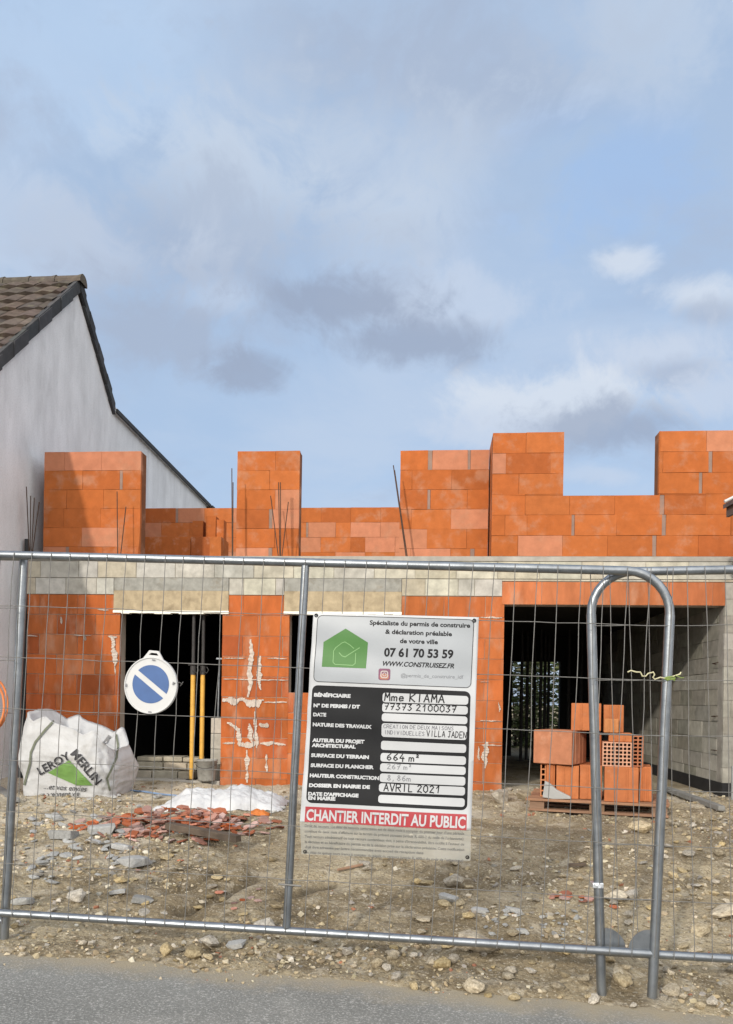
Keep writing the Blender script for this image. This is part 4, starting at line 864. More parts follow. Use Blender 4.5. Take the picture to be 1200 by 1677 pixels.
# ------------------------------------------------------------------ woven builder's bag with print
M_BAG = mat('woven_white', (0.49, 0.495, 0.50), 0.6, var=0.12, scale=7, bump=0.4, dist=0.02, bscale=24, col2=(0.27, 0.255, 0.23), thr=(0.52, 0.76), amt=0.6, s2=4.5)
def sack_shell(cx, cy, zb, hw_, hd_, top, nt=150, nr=64, rz=0.0, wr=0.03, seed=0.0, lean=0.0):
    vs = []; ca_, sa_ = math.cos(rz), math.sin(rz)
    rows = []
    for j in range(nr + 1):
        t = j / nr; row = []
        for i in range(nt):
            a_ = 2 * math.pi * i / nt; c, s = math.cos(a_), math.sin(a_); e = 0.42
            x = hw_ * (abs(c) ** e) * (1 if c > 0 else -1); y = hd_ * (abs(s) ** e) * (1 if s > 0 else -1)
            zt_ = top(x / hw_, y / hd_)
            bulge = 0.93 + 0.09 * math.sin(math.pi * min(1, t * 1.05)) - 0.03 * t
            n1 = noise.noise((c * 1.7 + seed, s * 1.7, t * 2.4)); n2 = noise.noise((c * 4 + seed, s * 4, t * 7 + 3)); n3 = 1 - 2 * abs(noise.noise((x * 5 + seed + t * 2, y * 5 - t * 5, t * 9 + 6))) ** 0.7
            n4 = 1 - 2.6 * abs(noise.noise((x * 2.6 + y + seed, t * 2.2 - x * 1.3, 4.4 + y * 2))); n5 = 1 - 2.4 * abs(noise.noise((x * 7 - t * 3 + seed, y * 7, t * 6 + x * 4)))
            k = bulge + (1 - 0.55 * t ** 3) * (wr * 1.6 * n1 + wr * n2 * 0.5 + wr * 0.9 * n4 + wr * 0.4 * n5 + wr * 0.2 * n3)
            row.append((x * k + lean * t, y * k, zt_ * t + 0.006 * math.sin(a_ * 3)))
        rows.append(row)
    for (kk_, dz) in ((0.93, -0.03), (0.8, -0.12), (0.5, -0.2), (0.05, -0.22)):
        rows.append([(x * kk_, y * kk_, z + dz) for x, y, z in rows[nr]])
    vs = [(cx + x * ca_ - y * sa_, cy + x * sa_ + y * ca_, zb + z) for r_ in rows for x, y, z in r_]
    fs = [(j * nt + i, j * nt + (i + 1) % nt, (j + 1) * nt + (i + 1) % nt, (j + 1) * nt + i) for j in range(len(rows) - 1) for i in range(nt)] + [tuple(range(nt - 1, -1, -1))]
    return vs, fs
bb = gpt(112, 1306); bc = Vector((bb.x - 0.045, bb.y + 0.42, bb.z))
def bagtop(x, y):
    xs = [(-1.1, 0.95), (-0.95, 0.92), (-0.7, 0.82), (-0.52, 0.85), (-0.4, 0.87), (-0.3, 0.83), (0.1, 0.76), (0.45, 0.69), (0.66, 0.74), (0.74, 0.72), (0.84, 0.62), (1.1, 0.46)]
    return smooth_table(x, xs) - 0.02 * (y < 0) + 0.008 * math.sin(x * 9)
bag = thing('rubble_bag', 'large white woven builder\'s bag with green print slumped against the brick wall', 'bag', bc)
vs, fs = sack_shell(bc.x, bc.y, bc.z - 0.01, 0.535, 0.42, bagtop, rz=-0.10, seed=2.0, wr=0.040)
mb = MB(bc); mb.add(vs, fs, (1, 1, 1), True); bo = mb.build('sack', M_BAG, bag, loc=(0, 0, 0))
bvh = BVHTree.FromPolygons([Vector(v) for v in vs], fs)
def onbag(px, py, lift=0.010):
    d = ray(px, py).normalized(); h = bvh.ray_cast(CAM, d)
    if h[0] is None: return None
    return h[0] - d * lift
def decal(name, polys, m, parent, org, lift, off=0.0):
    mb = MB(org)
    for vs_, fs_ in polys:
        P_ = [onbag(x, y, lift) for x, y in vs_]
        for f in fs_:
            if all(P_[i] is not None for i in f): mb.add([P_[i] for i in f], [tuple(range(len(f)))])
    return mb.build(name, m, parent, loc=(0, 0, 0))
BC1 = lambda x, y: (20 + x / 4, 1060 + y / 4)
def pix_text(geo, p0, p1, h):
    x0, y0 = BC1(*p0); x1, y1 = BC1(*p1); dx, dy = x1 - x0, y1 - y0; l = math.hypot(dx, dy); ux, uy = dy / l * h / 4, -dx / l * h / 4
    return ([(x0 + dx * a_ + ux * b_, y0 + dy * a_ + uy * b_) for a_, b_ in geo[0]], geo[1])
def gridpoly(pts, n=8):    # quad -> grid
    a_, b_, c, d = pts; vs_ = []; 
    for j in range(n + 1):
        for i in range(n + 1):
            u, v = i / n, j / n; vs_.append(tuple((a_[k] * (1 - u) + b_[k] * u) * (1 - v) + (d[k] * (1 - u) + c[k] * u) * v for k in (0, 1)))
    return (vs_, [(j * (n + 1) + i, j * (n + 1) + i + 1, (j + 1) * (n + 1) + i + 1, (j + 1) * (n + 1) + i) for j in range(n) for i in range(n)])
M_PRINT = mat('print_black', (0.03, 0.03, 0.035), 0.6, bump=0); M_PGREEN = mat('print_green', (0.13, 0.25, 0.06), 0.6, var=0.2, scale=12, bump=0)
decal('green_print', [gridpoly([BC1(*p) for p in ((232, 822), (372, 740), (526, 905), (420, 905))], 12)], M_PGREEN, bag, bc, 0.012)
decal('lettering', [pix_text(text_geo('LEROY', 0.02), (182, 838), (384, 728), 52), pix_text(text_geo('MERLIN', 0.02), (378, 700), (548, 906), 56)], M_PRINT, bag, bc, 0.016)
decal('slogan', [pix_text(text_geo('...et vos envies', 0.004, 0.3), (205, 928), (486, 946), 36), pix_text(text_geo('prennent vie', 0.006, 0.3), (215, 980), (440, 975), 34)], M_PRINT, bag, bc, 0.016)
M_STRAP = mat('strap_green_grey', (0.15, 0.165, 0.12), 0.8, var=0.2, bump=0.2)
def strap(pts, wd, m=M_STRAP):
    out = []; C_ = []
    for i in range(len(pts) - 1):
        for t in range(6): C_.append(tuple(pts[i][k] + (pts[i + 1][k] - pts[i][k]) * t / 6 for k in (0, 1)))
    C_.append(pts[-1]); lf = []; rg = []
    for i, p in enumerate(C_):
        a_ = C_[max(0, i - 1)]; b_ = C_[min(len(C_) - 1, i + 1)]; l = math.hypot(b_[0] - a_[0], b_[1] - a_[1]); nx, ny = -(b_[1] - a_[1]) / l * wd, (b_[0] - a_[0]) / l * wd
        lf.append((p[0] + nx, p[1] + ny)); rg.append((p[0] - nx, p[1] - ny))
    n = len(C_); return decal('strap', [(lf + rg, [(i, i + 1, n + i + 1, n + i) for i in range(n - 1)])], m, bag, bc, 0.016)
strap([BC1(*p) for p in ((272, 480), (215, 540), (150, 620), (120, 690), (115, 760), (90, 850), (70, 930), (70, 970))], 1.7)
strap([BC1(*p) for p in ((680, 570), (692, 640), (685, 720), (650, 800), (620, 860), (640, 940))], 1.7)
strap([BC1(*p) for p in ((640, 580), (600, 632))], 3.0, mat('strap_loop_grey', (0.20, 0.20, 0.20), 0.8, bump=0.2))

# ------------------------------------------------------------------ flattened white sack
fb = gpt(360, 1328); fc = Vector((fb.x, fb.y + 0.2, fb.z))
def flat_sack(name, label, c, L_, D_, h, rz, m, seed):
    o = thing(name, label, 'sack', c, rz); nx, ny = 90, 48; vs = []
    for j in range(ny + 1):
        for i in range(nx + 1):
            u, v = i / nx * 2 - 1, j / ny * 2 - 1
            x = u * L_ * (1 + 0.08 * noise.noise((v * 2, seed, 1))); y = v * D_ * (1 + 0.25 * noise.noise((u * 2.2, seed, 5)))
            e = (1 - abs(u) ** 3) * (1 - abs(v) ** 2.5)
            z = h * max(e, 0) ** 0.6 * (0.8 + 0.7 * noise.noise((u * 1.6 + seed, v * 1.3, 2))) + h * 0.35 * e * (0.5 - abs(noise.noise((u * 4 + v * 3 + seed, v * 5, 7)))) + h * 0.16 * (0.4 - abs(noise.noise((u * 7 - v * 4, v * 6 + seed + u * 3, 3)))) * e + h * 0.06 * noise.noise((u * 16, v * 16, seed)) * e
            gx, gy = c.x + x * math.cos(rz) - y * math.sin(rz), c.y + x * math.sin(rz) + y * math.cos(rz)
            vs.append((x, y, max(0.0, z) + 0.006 + gh(gx, gy) - c.z))
    mb = MB(); mb.add(vs, [(j * (nx + 1) + i, j * (nx + 1) + i + 1, (j + 1) * (nx + 1) + i + 1, (j + 1) * (nx + 1) + i) for j in range(ny) for i in range(nx)], (1, 1, 1), True)
    b_ = mb.build('sheet', m, o)
    return o
fs_ = flat_sack('empty_sack', 'flattened crumpled white sack lying on the ground before the door pier', fc, 0.60, 0.36, 0.16, -0.05, mat('sheet_white', (0.55, 0.555, 0.56), 0.55, var=0.1, scale=7, bump=0.5, dist=0.02, bscale=22), 3.0)
g_ = flat_sack('green_scrap', 'small crumpled green scrap at the right end of the flattened white sack', gpt(430, 1308) + Vector((0, 0.0, 0.14)), 0.14, 0.10, 0.05, 0.3, mat('pale_green_plastic', (0.35, 0.50, 0.22), 0.6), 8.0)
g_ = flat_sack('orange_bag', 'small orange plastic bag crumpled beside the flattened white sack', gpt(425, 1334), 0.09, 0.07, 0.035, 0.0, mat('orange_plastic', (0.50, 0.15, 0.03), 0.6), 12.0)
# blue cable on the ground
mb = MB(); pts = [gpt(x, y) + Vector((0, 0, 0.012)) for x, y in ((178, 1298), (205, 1296), (235, 1299), (265, 1303), (300, 1306))]; mb.o = pts[0]; mb.tube(pts, 0.011, 6)
tag(mb.build('cable', mat('blue_cable', (0.16, 0.24, 0.38), 0.6)), 'blue cable lying on the ground between the big bag and the flat sack', 'cable')

# ------------------------------------------------------------------ door contents
def loc_h(px, py, v): u, z = fu(px, py, v); return hw(u, v, z)
M_YEL = mat('prop_yellow', (0.68, 0.38, 0.07), 0.55, var=0.15, scale=14, bump=0.1); M_GUN = mat('prop_dark', (0.055, 0.052, 0.05), 0.7, metal=0.3, var=0.3)
def make_prop(px, vv, label):
    u = U(px, 1200, vv); c = hw(u, vv, zfloor); topz = zlb - 0.035 if vv < 0.2 else zb2
    o = thing('steel_prop', label, 'prop', c, 0, 'yellow steel props in the left doorway')
    H = Z(px, 1105, vv) - zfloor
    def b_(nm, f, m): mb = MB(); f(mb); mb.build(nm, m, o)
    b_('outer_tube', lambda q: q.tube([(0, 0, 0.008), (0, 0, H)], 0.0285, 12), M_YEL)
    b_('base_plate', lambda q: q.box(-0.06, 0.06, -0.06, 0.06, 0.0, 0.007), M_GUN)
    b_('collar', lambda q: (q.tube([(0, 0, H), (0, 0, H + 0.11)], 0.036, 10), q.tube([(0.05, -0.01, H + 0.1), (0.075, -0.01, H + 0.06), (0.05, -0.01, H + 0.02), (0.0, -0.04, H + 0.05)], 0.007, 6), q.tube([(-0.055, -0.03, H + 0.12), (0.06, -0.03, H + 0.13)], 0.008, 6)), M_GUN)
    b_('inner_tube', lambda q: q.tube([(0, 0, H + 0.11), (0, 0, topz - c.z - 0.008)], 0.021, 10), M_GUN)
    b_('top_plate', lambda q: q.box(-0.06, 0.06, -0.06, 0.06, topz - c.z - 0.008, topz - c.z - 0.001), M_GUN)
make_prop(314.5, 0.06, 'left one of two yellow steel props in the doorway')
make_prop(330.5, 0.14, 'right one of two yellow steel props, standing behind the bucket')
# bucket
bk = loc_h(338, 1273, -0.06); bo_ = thing('bucket', 'cement-splashed grey bucket on the doorstep beside yellow prop', 'bucket', (bk.x, bk.y, zfloor))
M_BUCK = mat('cement_bucket', (0.30, 0.295, 0.27), 0.9, var=0.3, scale=9, bump=0.6, bscale=60, col2=(0.16, 0.155, 0.14), thr=(0.5, 0.65), amt=0.7, s2=8)
mb = MB(); prof = [(0.001, 0.004), (0.098, 0.004), (0.105, 0.02), (0.128, 0.25), (0.138, 0.252), (0.138, 0.266), (0.126, 0.268), (0.12, 0.25), (0.10, 0.05), (0.001, 0.05)]
nn = 28; mb.add([(r_ * math.cos(2 * math.pi * k / nn), r_ * math.sin(2 * math.pi * k / nn), z) for r_, z in prof for k in range(nn)], [(j * nn + k, j * nn + (k + 1) % nn, (j + 1) * nn + (k + 1) % nn, (j + 1) * nn + k) for j in range(len(prof) - 1) for k in range(nn)], (1, 1, 1), True); mb.build('pail', M_BUCK, bo_)
mb = MB(); mb.tube([(0.14 * math.cos(t), -0.01 - 0.11 * abs(math.sin(t)), 0.245 - 0.08 * math.sin(t)) for t in [math.pi * k / 12 for k in range(13)]], 0.003, 6); mb.build('handle', M_GUN, bo_)
# block stack, steel pole and rough step
c = loc_h(356, 1240, 0.35); bs = thing('block_stack', 'narrow stack of pale concrete blocks just inside the doorway', 'blocks', (c.x, c.y, zfloor - 0.02), -AH)
for i in range(4):
    mb = MB(); mb.box(-0.065, 0.10, -0.1, 0.1, 0.002 + i * 0.2, 0.197 + i * 0.2, jit((0.45, 0.42, 0.36), 0.1)); mb.build('block', M_BLOCK, bs, bevel=0.006)
ztop = 0.80
mb = MB((c.x, c.y, zfloor - 0.02 + ztop)); mb.tube([(c.x, c.y, zfloor - 0.02 + ztop), (c.x + 0.01, c.y, Z(356, 1080, 0.35))], 0.017, 8); mb.box(c.x - 0.03, c.x + 0.045, c.y - 0.03, c.y + 0.03, Z(356, 1080, 0.35), Z(356, 1080, 0.35) + 0.02)
tag(mb.build('steel_pole', M_STEEL), 'thin grey steel pole standing on the block stack in doorway', 'pole')
sx = thing('rough_step', 'rough mortared concrete block step inside the left doorway', 'step', hw(d1a + 0.05, 0.3, zfloor - 0.02), -AH)
for (r_, za, zb_, y0) in ((0, 0.0, 0.10, 0.0), (1, 0.105, 0.20, 0.12), (2, 0.205, 0.27, 0.22)):
    mb = MB(); x = 0.0; W_ = U(318, 1250, 0.4) - d1a - 0.02
    while x < W_:
        l = random.uniform(0.22, 0.42); mb.box(x, min(x + l, W_) - 0.012, y0 + random.uniform(0, 0.02), y0 + 0.3, za, zb_ - random.uniform(0, 0.012), jit((0.40, 0.36, 0.28), 0.12)); x += l
    mb.build('block_course', M_BLOCK, sx, bevel=0.008)
# dark props deep in the garage, in front of the rear opening
for i, px in enumerate((853, 862, 874, 884, 891, 897, 930, 951)):
    vv = 5.2 + (i % 3) * 0.4; u = U(px, 1200, vv); c = hw(u, vv, 0.40)
    mb = MB(c); mb.tube([c, c + Vector((0, 0, 1.2)), c + Vector((0, 0, zb2 + 0.1 - 0.4))], [0.03, 0.03, 0.024], 8); mb.box(c.x - 0.06, c.x + 0.06, c.y - 0.06, c.y + 0.06, c.z, c.z + 0.008)
    mb.tube([c + Vector((-0.05, -0.03, 1.25)), c + Vector((0.06, -0.03, 1.27))], 0.008, 6)
    tag(mb.build('dark_prop', M_GUN), 'thin dark steel prop standing in the depth of the garage', 'prop', 'dark props at the back of the garage')
# bricks left on the first floor slab
def slab_brick(pa, pb, pt, v, dep, label, hol=False, z0=None, col=None):
    u0, u1 = U(pa, pt + 20, v), U(pb, pt + 20, v); zt_ = Z((pa + pb) / 2, pt, v); z0 = zs + 0.002 if z0 is None else z0
    c = hw((u0 + u1) / 2, v, z0); o = MB(); w2 = (u1 - u0) / 2; H = zt_ - z0; cc = col or jit(ORANGE, 0.08)
    if hol:
        hollow(o, 2 * w2, H, dep, 4, 1, cc, vertical=True)
    else: o.box(-w2, w2, 0, dep, 0, H, cc)
    ob = o.build('hollow_brick', M_LOOSE, loc=c, bevel=0 if hol else 0.004); ob.rotation_euler = (0, 0, -AH); return tag(ob, label, 'brick', 'loose hollow bricks')
def lattice(n, L_, web):
    cell = (L_ - web * (n + 1)) / n; xs = [0]
    for i in range(n): xs += [xs[-1] + web, xs[-1] + web + cell]
    xs.append(xs[-1] + web); return xs
def hollow(mb, W_, H, D, nx, nz, col, vertical=False, web=0.012):
    """perforated clay brick centred on x; holes run along y (or along z when vertical)"""
    A = D if vertical else H
    xs = lattice(nx, W_, web); zs_ = lattice(nz, A, web); ext = H if vertical else D
    def P(x, a_, e): return (x - W_ / 2, a_, e) if vertical else (x - W_ / 2, e, a_)
    for i in range(len(xs) - 1):
        for j in range(len(zs_) - 1):
            solid = (i % 2 == 0) or (j % 2 == 0)
            x0, x1, a0, a1 = xs[i], xs[i + 1], zs_[j], zs_[j + 1]
            if solid:
                for e in (0, ext): mb.add([P(x0, a0, e), P(x1, a0, e), P(x1, a1, e), P(x0, a1, e)], [(0, 1, 2, 3)], (col[0] * 1.2, col[1] * 1.5, col[2] * 1.8))
            else:
                k = tuple(c_ * 0.8 for c_ in col)
                mb.add([P(x, a_, e) for e in (0, ext) for x, a_ in ((x0, a0), (x1, a0), (x1, a1), (x0, a1))], [(0, 1, 5, 4), (1, 2, 6, 5), (2, 3, 7, 6), (3, 0, 4, 7)], k)
    mb.add([P(x, a_, e) for e in (0, ext) for x, a_ in ((0, 0), (W_, 0), (W_, A), (0, A))], [(0, 1, 5, 4), (1, 2, 6, 5), (2, 3, 7, 6), (3, 0, 4, 7)], col)
slab_brick(236, 312, 879, 1.6, 0.2, 'long brick lying on the first floor slab behind the left pier')
slab_brick(312.5, 345, 879, 1.55, 0.2, 'brick on the first floor slab under the broken hollow ones', col=(0.33, 0.095, 0.03))
slab_brick(343, 362, 879, 1.2, 0.4, 'nearest brick on the slab, lit end facing the street', col=(0.42, 0.13, 0.038))
zt1 = Z(330, 879, 1.6)
slab_brick(315, 332, 853, 1.62, 0.18, 'left broken hollow brick on top of the slab bricks', True, zt1 + 0.002)
slab_brick(337, 353, 845, 1.62, 0.18, 'tallest broken hollow brick standing on top of the slab bricks', True, zt1 + 0.002)
slab_brick(354, 366, 851, 1.64, 0.16, 'right broken hollow brick leaning on the slab by thin rebar', True, zs + 0.004)

# ------------------------------------------------------------------ pallet with loose bricks
pf = at(977, 1332, 7.55); pf.z = gh(pf.x, pf.y + 0.3) + 0.01; PY = R(-17)
pal = thing('pallet', 'worn reddish wooden pallet under loose orange bricks before the garage', 'pallet', pf, PY)
PWD, PD_ = 1.30, 0.95
for i in range(3):
    y = 0.02 + i * (PD_ - 0.14) / 2
    for x in (-PWD / 2 + 0.01, -0.07, PWD / 2 - 0.15): mb = MB(); mb.box(x, x + 0.14, y, y + 0.1, 0.024, 0.10, jit((0.8, 0.8, 0.8), 0.2)); mb.build('spacer_block', M_WOOD, pal)
    mb = MB(); mb.box(-PWD / 2, PWD / 2, y - 0.004, y + 0.105, 0.0, 0.0235, jit((0.75, 0.7, 0.7), 0.2)); mb.build('bottom_board', M_WOOD, pal)
for i in range(7):
    y = i * (PD_ - 0.1) / 6; mb = MB(); mb.box(-PWD / 2 - random.uniform(0, 0.03), PWD / 2 + random.uniform(0, 0.03), y - 0.01, y + 0.095, 0.1005, 0.124 + random.uniform(-.002, .002), jit((1.1, 0.95, 0.9), 0.2)); mb.build('deck_board', M_WOOD, pal, bevel=0.003)
PM = Matrix.Translation(pf) @ Matrix.Rotation(PY, 4, 'Z')
def pl_x(px, py, yl):    # pixel -> pallet-local x on the plane local y = yl
    o = PM @ Vector((0, yl, 0)); n = (PM.to_3x3() @ Vector((0, 1, 0))); r_ = ray(px, py); t = (o - CAM).dot(n) / r_.dot(n); return (PM.inverted() @ (CAM + r_ * t))
def pbrick(pa, pb, yl, dep, z0, H, label, yaw=0.0, hol=None, col=None, chip=False):
    a_, b_ = pl_x(pa, 1260, yl), pl_x(pb, 1260, yl); W_ = b_.x - a_.x; c = PM @ Vector(((a_.x + b_.x) / 2, yl, z0)); mb = MB(); cc = col or jit((0.45, 0.155, 0.060), 0.12)
    if hol: hollow(mb, W_, H, dep, hol[0], hol[1], cc)
    else:
        mb.box(-W_ / 2, W_ / 2, 0, dep, 0, H, cc)
        for k in range(1, 3):   # shallow ribs moulded in the face
            x = -W_ / 2 + W_ * k / 3; mb.box(x - 0.012, x + 0.012, -0.005, 0.01, 0.004, H - 0.004, tuple(q * 0.93 for q in cc))
    o = mb.build('hollow_brick', M_LOOSE, loc=c, bevel=0 if hol else 0.006); o.rotation_euler = (0, 0, PY + yaw + R(random.uniform(-3.5, 3.5))); return tag(o, label, 'brick', 'loose hollow bricks')
D0 = 0.127; r1h, r2h, r3h = 0.335, 0.335, 0.27
pbrick(885, 894, 0.16, 0.42, D0, r1h, 'narrow brick end with open cells at the left foot of the stack', 0, (1, 6))
pbrick(894.5, 909, 0.12, 0.5, D0, r1h, 'thin brick in bottom row beside the open celled end')
pbrick(911, 948, 0.08, 0.5, D0, r1h - 0.01, 'wide grooved brick in the bottom row behind the grey bag')
pbrick(949.5, 986, 0.11, 0.48, D0, r1h, 'brick in the bottom row partly hidden by the left fence leg')
pbrick(990, 1046, 0.02, 0.42, D0, r1h, 'large scuffed brick at the front right of the bottom row')
pbrick(1047, 1068, 0.16, 0.40, D0, r1h, 'rightmost brick of the bottom row, set back')
z2 = D0 + r1h + 0.002
c = PM @ Vector((pl_x(936, 1230, 0.0).x, 0.0, z2)); mb = MB(); cc = (0.42, 0.175, 0.095); mb.box(-0.40, 0, 0, 0.40, 0, r2h, cc)
for k in (0.10, 0.20, 0.30): mb.box(-0.05, 0.004, k - 0.008, k + 0.008, 0.004, r2h - 0.004, cc)
o = mb.build('hollow_brick', M_LOOSE, loc=c, bevel=0.008); o.rotation_euler = (0, 0, R(-36)); tag(o, 'big dusty block on the left of the middle row, corner forward', 'brick', 'loose hollow bricks')
pbrick(966, 984, 0.20, 0.3, z2, r2h - 0.02, 'darker brick in the middle row beside the big dusty block', 0, None, (0.34, 0.105, 0.042))
pbrick(986, 1034, 0.06, 0.26, z2, 0.235, 'brick lying in the middle row with pale open cells facing out', 0, (7, 6), (0.46, 0.20, 0.11))
pbrick(1035, 1053, 0.14, 0.30, z2, 0.30, 'darker celled brick at the right end of the middle row', 0, (2, 8), (0.33, 0.10, 0.042))
pbrick(996, 1034, 0.10, 0.26, z2 + 0.237, 0.085, 'thin brick piece lying flat on top of the open celled brick')
z3 = z2 + r2h + 0.002
pbrick(934, 983, 0.12, 0.24, z3, r3h, 'top brick on the left, resting on the big dusty block')
pbrick(987, 1020, 0.16, 0.22, z3 - 0.012, r3h, 'top brick on the right, upright with a broken chip in front')
pbrick(988, 1012, 0.08, 0.055, z3 - 0.012, r3h * 0.5, 'broken brick chip leaning before the upright top brick', 0, None, (0.46, 0.19, 0.075))
# torn cement bag on the pallet
c = PM @ pl_x(912, 1300, -0.01); c.z = pf.z + D0
mb = MB(c); L0 = [(888, 1306), (892, 1279), (900, 1283), (912, 1294), (934, 1305), (935, 1309), (905, 1309)]
pp = [PM @ pl_x(x, y, -0.005) for x, y in L0]; mb.prism([p - (PM.to_3x3() @ Vector((0, 0.0, 0))) for p in pp], PM.to_3x3() @ Vector((0.0, 0.06, 0)))
tag(mb.build('paper_bag_scrap', mat('grey_paper', (0.36, 0.36, 0.35), 0.85, var=0.15), bevel=0.008), 'grey torn cement bag scrap propped against bricks on the pallet', 'bag scrap')
# plank and board at the foot of the garage wall
def bar(name, label, cat, pts, wd, th, m, lift=0.0):
    P_ = [gpt(*p) + Vector((0, 0, lift)) for p in pts]; a_, b_ = P_[0], P_[-1]; d = (b_ - a_).normalized(); sd_ = d.cross(Vector((0, 0, 1))).normalized() * wd / 2
    mb = MB(a_); up = Vector((0, 0, th)); n = 6
    vs = []
    for i in range(n + 1):
        c = a_.lerp(b_, i / n); c.z += 0.012; k = 1 + 0.15 * noise.noise((i * 0.9, th * 50, wd * 30)) - (0.3 if i in (0, n) else 0)
        vs += [c - sd_ * k, c + sd_ * k, c + sd_ * k * 0.95 + up, c - sd_ * k * 0.95 + up]
    fs = [(4 * i + k, 4 * i + (k + 1) % 4, 4 * i + 4 + (k + 1) % 4, 4 * i + 4 + k) for i in range(n) for k in range(4)] + [(3, 2, 1, 0), (4 * n, 4 * n + 1, 4 * n + 2, 4 * n + 3)]
    mb.add(vs, fs); return tag(mb.build(name, m, bevel=0.004), label, cat)
bar('plank', 'long grey plank lying along the foot of the garage block wall', 'plank', [(1092, 1298), (1182, 1330)], 0.09, 0.05, mat('grey_wood', (0.22, 0.22, 0.21), 0.9, var=0.3, bump=0.4, stretch=(.4, 2, 2)))
bar('plank', 'dark weathered timber lying across the red tile rubble', 'plank', [(274, 1371), (330, 1382), (390, 1394)], 0.09, 0.05, M_DWOOD, 0.055)
bar('plank', 'short grey plank end sticking out at the left edge behind the fence post', 'plank', [(-8, 1292), (26, 1316)], 0.11, 0.03, bpy.data.materials['grey_wood'])
bar('stick', 'thin brown stick lying right of the middle fence post', 'stick', [(552, 1431), (594, 1421)], 0.018, 0.016, M_WOOD)
bar('stick', 'thin dark stick lying in the dirt below the pallet', 'stick', [(930, 1423), (960, 1421)], 0.03, 0.02, M_DWOOD)
c = hw(gb + 0.05, -0.25, 0.3)
mb = MB(c); mb.box(c.x - 0.04, c.x + 0.5, c.y - 0.015, c.y + 0.015, 0.28, Z(1190, 1255, -0.3)); tag(mb.build('board', mat('grey_board', (0.30, 0.31, 0.31), 0.8, var=0.15), bevel=0.004), 'grey board standing against the foot of the garage jamb', 'board')

# ------------------------------------------------------------------ stones and rubble
M_STONE = mat('limestone', (0.47, 0.39, 0.255), 0.95, var=0.3, scale=14, bump=0.9, bscale=60, rnd=0.28, spec=0.12, col2=(0.27, 0.21, 0.125), thr=(0.42, 0.62), amt=0.75, s2=7)
M_GSTONE = mat('grey_chunk', (0.36, 0.36, 0.345), 0.95, var=0.25, scale=14, bump=0.9, bscale=60, rnd=0.25, spec=0.12)
M_SHARD = mat('tile_shard', (0.38, 0.155, 0.10), 0.92, var=0.25, scale=20, bump=0.5, bscale=80, rnd=0.4, spec=0.12)
def hull(pts):
    bm = bmesh.new()
    for p in pts: bm.verts.new(p)
    r_ = bmesh.ops.convex_hull(bm, input=bm.verts); junk = [g for g in r_['geom_interior'] + r_['geom_unused'] if isinstance(g, bmesh.types.BMVert)]
    bmesh.ops.delete(bm, geom=list(set(junk)), context='VERTS'); return bm
def rock_mesh(name, m, n=22, sub=True, flat=1.0):
    pts = []
    for i in range(n):
        v = Vector((random.gauss(0, 1), random.gauss(0, 1), random.gauss(0, 1))).normalized() * random.uniform(0.75, 1.0); pts.append((v.x * 0.5, v.y * 0.42, v.z * 0.36 * flat))
    bm = hull(pts)
    if sub:
        bmesh.ops.bevel(bm, geom=bm.edges[:], offset=0.03, segments=1, affect='EDGES', clamp_overlap=True)
        bmesh.ops.subdivide_edges(bm, edges=bm.edges[:], cuts=1, use_grid_fill=True)
        for v in bm.verts:
            if v.co.length > 0.56: v.co *= 0.56 / v.co.length
            v.co *= 1 + 0.10 * noise.noise(v.co * 5 + Vector((n, 0, 0))) + 0.06 * noise.noise(v.co * 13)
    me = bpy.data.meshes.new(name); bm.to_mesh(me); bm.free()
    ca = me.color_attributes.new('Col', 'FLOAT_COLOR', 'CORNER'); ca.data.foreach_set('color', [1.0] * 4 * len(me.loops)); me.materials.append(m); return me
ROCKS = [rock_mesh('stone', M_STONE, 18 + i) for i in range(9)]; GROCKS = [rock_mesh('stone', M_GSTONE, 16 + i, True, 0.8) for i in range(4)]
def put(me, name, p, s, label, cat, group=None, flat=1.0, sink=0.3, rz=None, tilt=0.3):
    o = bpy.data.objects.new(name, me); COL.objects.link(o); s3 = (s, s * random.uniform(0.8, 1.1), s * flat)
    o.scale = s3; o.rotation_euler = (random.uniform(-tilt, tilt), random.uniform(-tilt, tilt), random.uniform(0, 6.28) if rz is None else rz)
    o.location = (p.x, p.y, p.z + 0.36 * s * flat * (1 - sink * 1.2)); return tag(o, label, cat, group)
def psize(p, px): return px * p.y / F
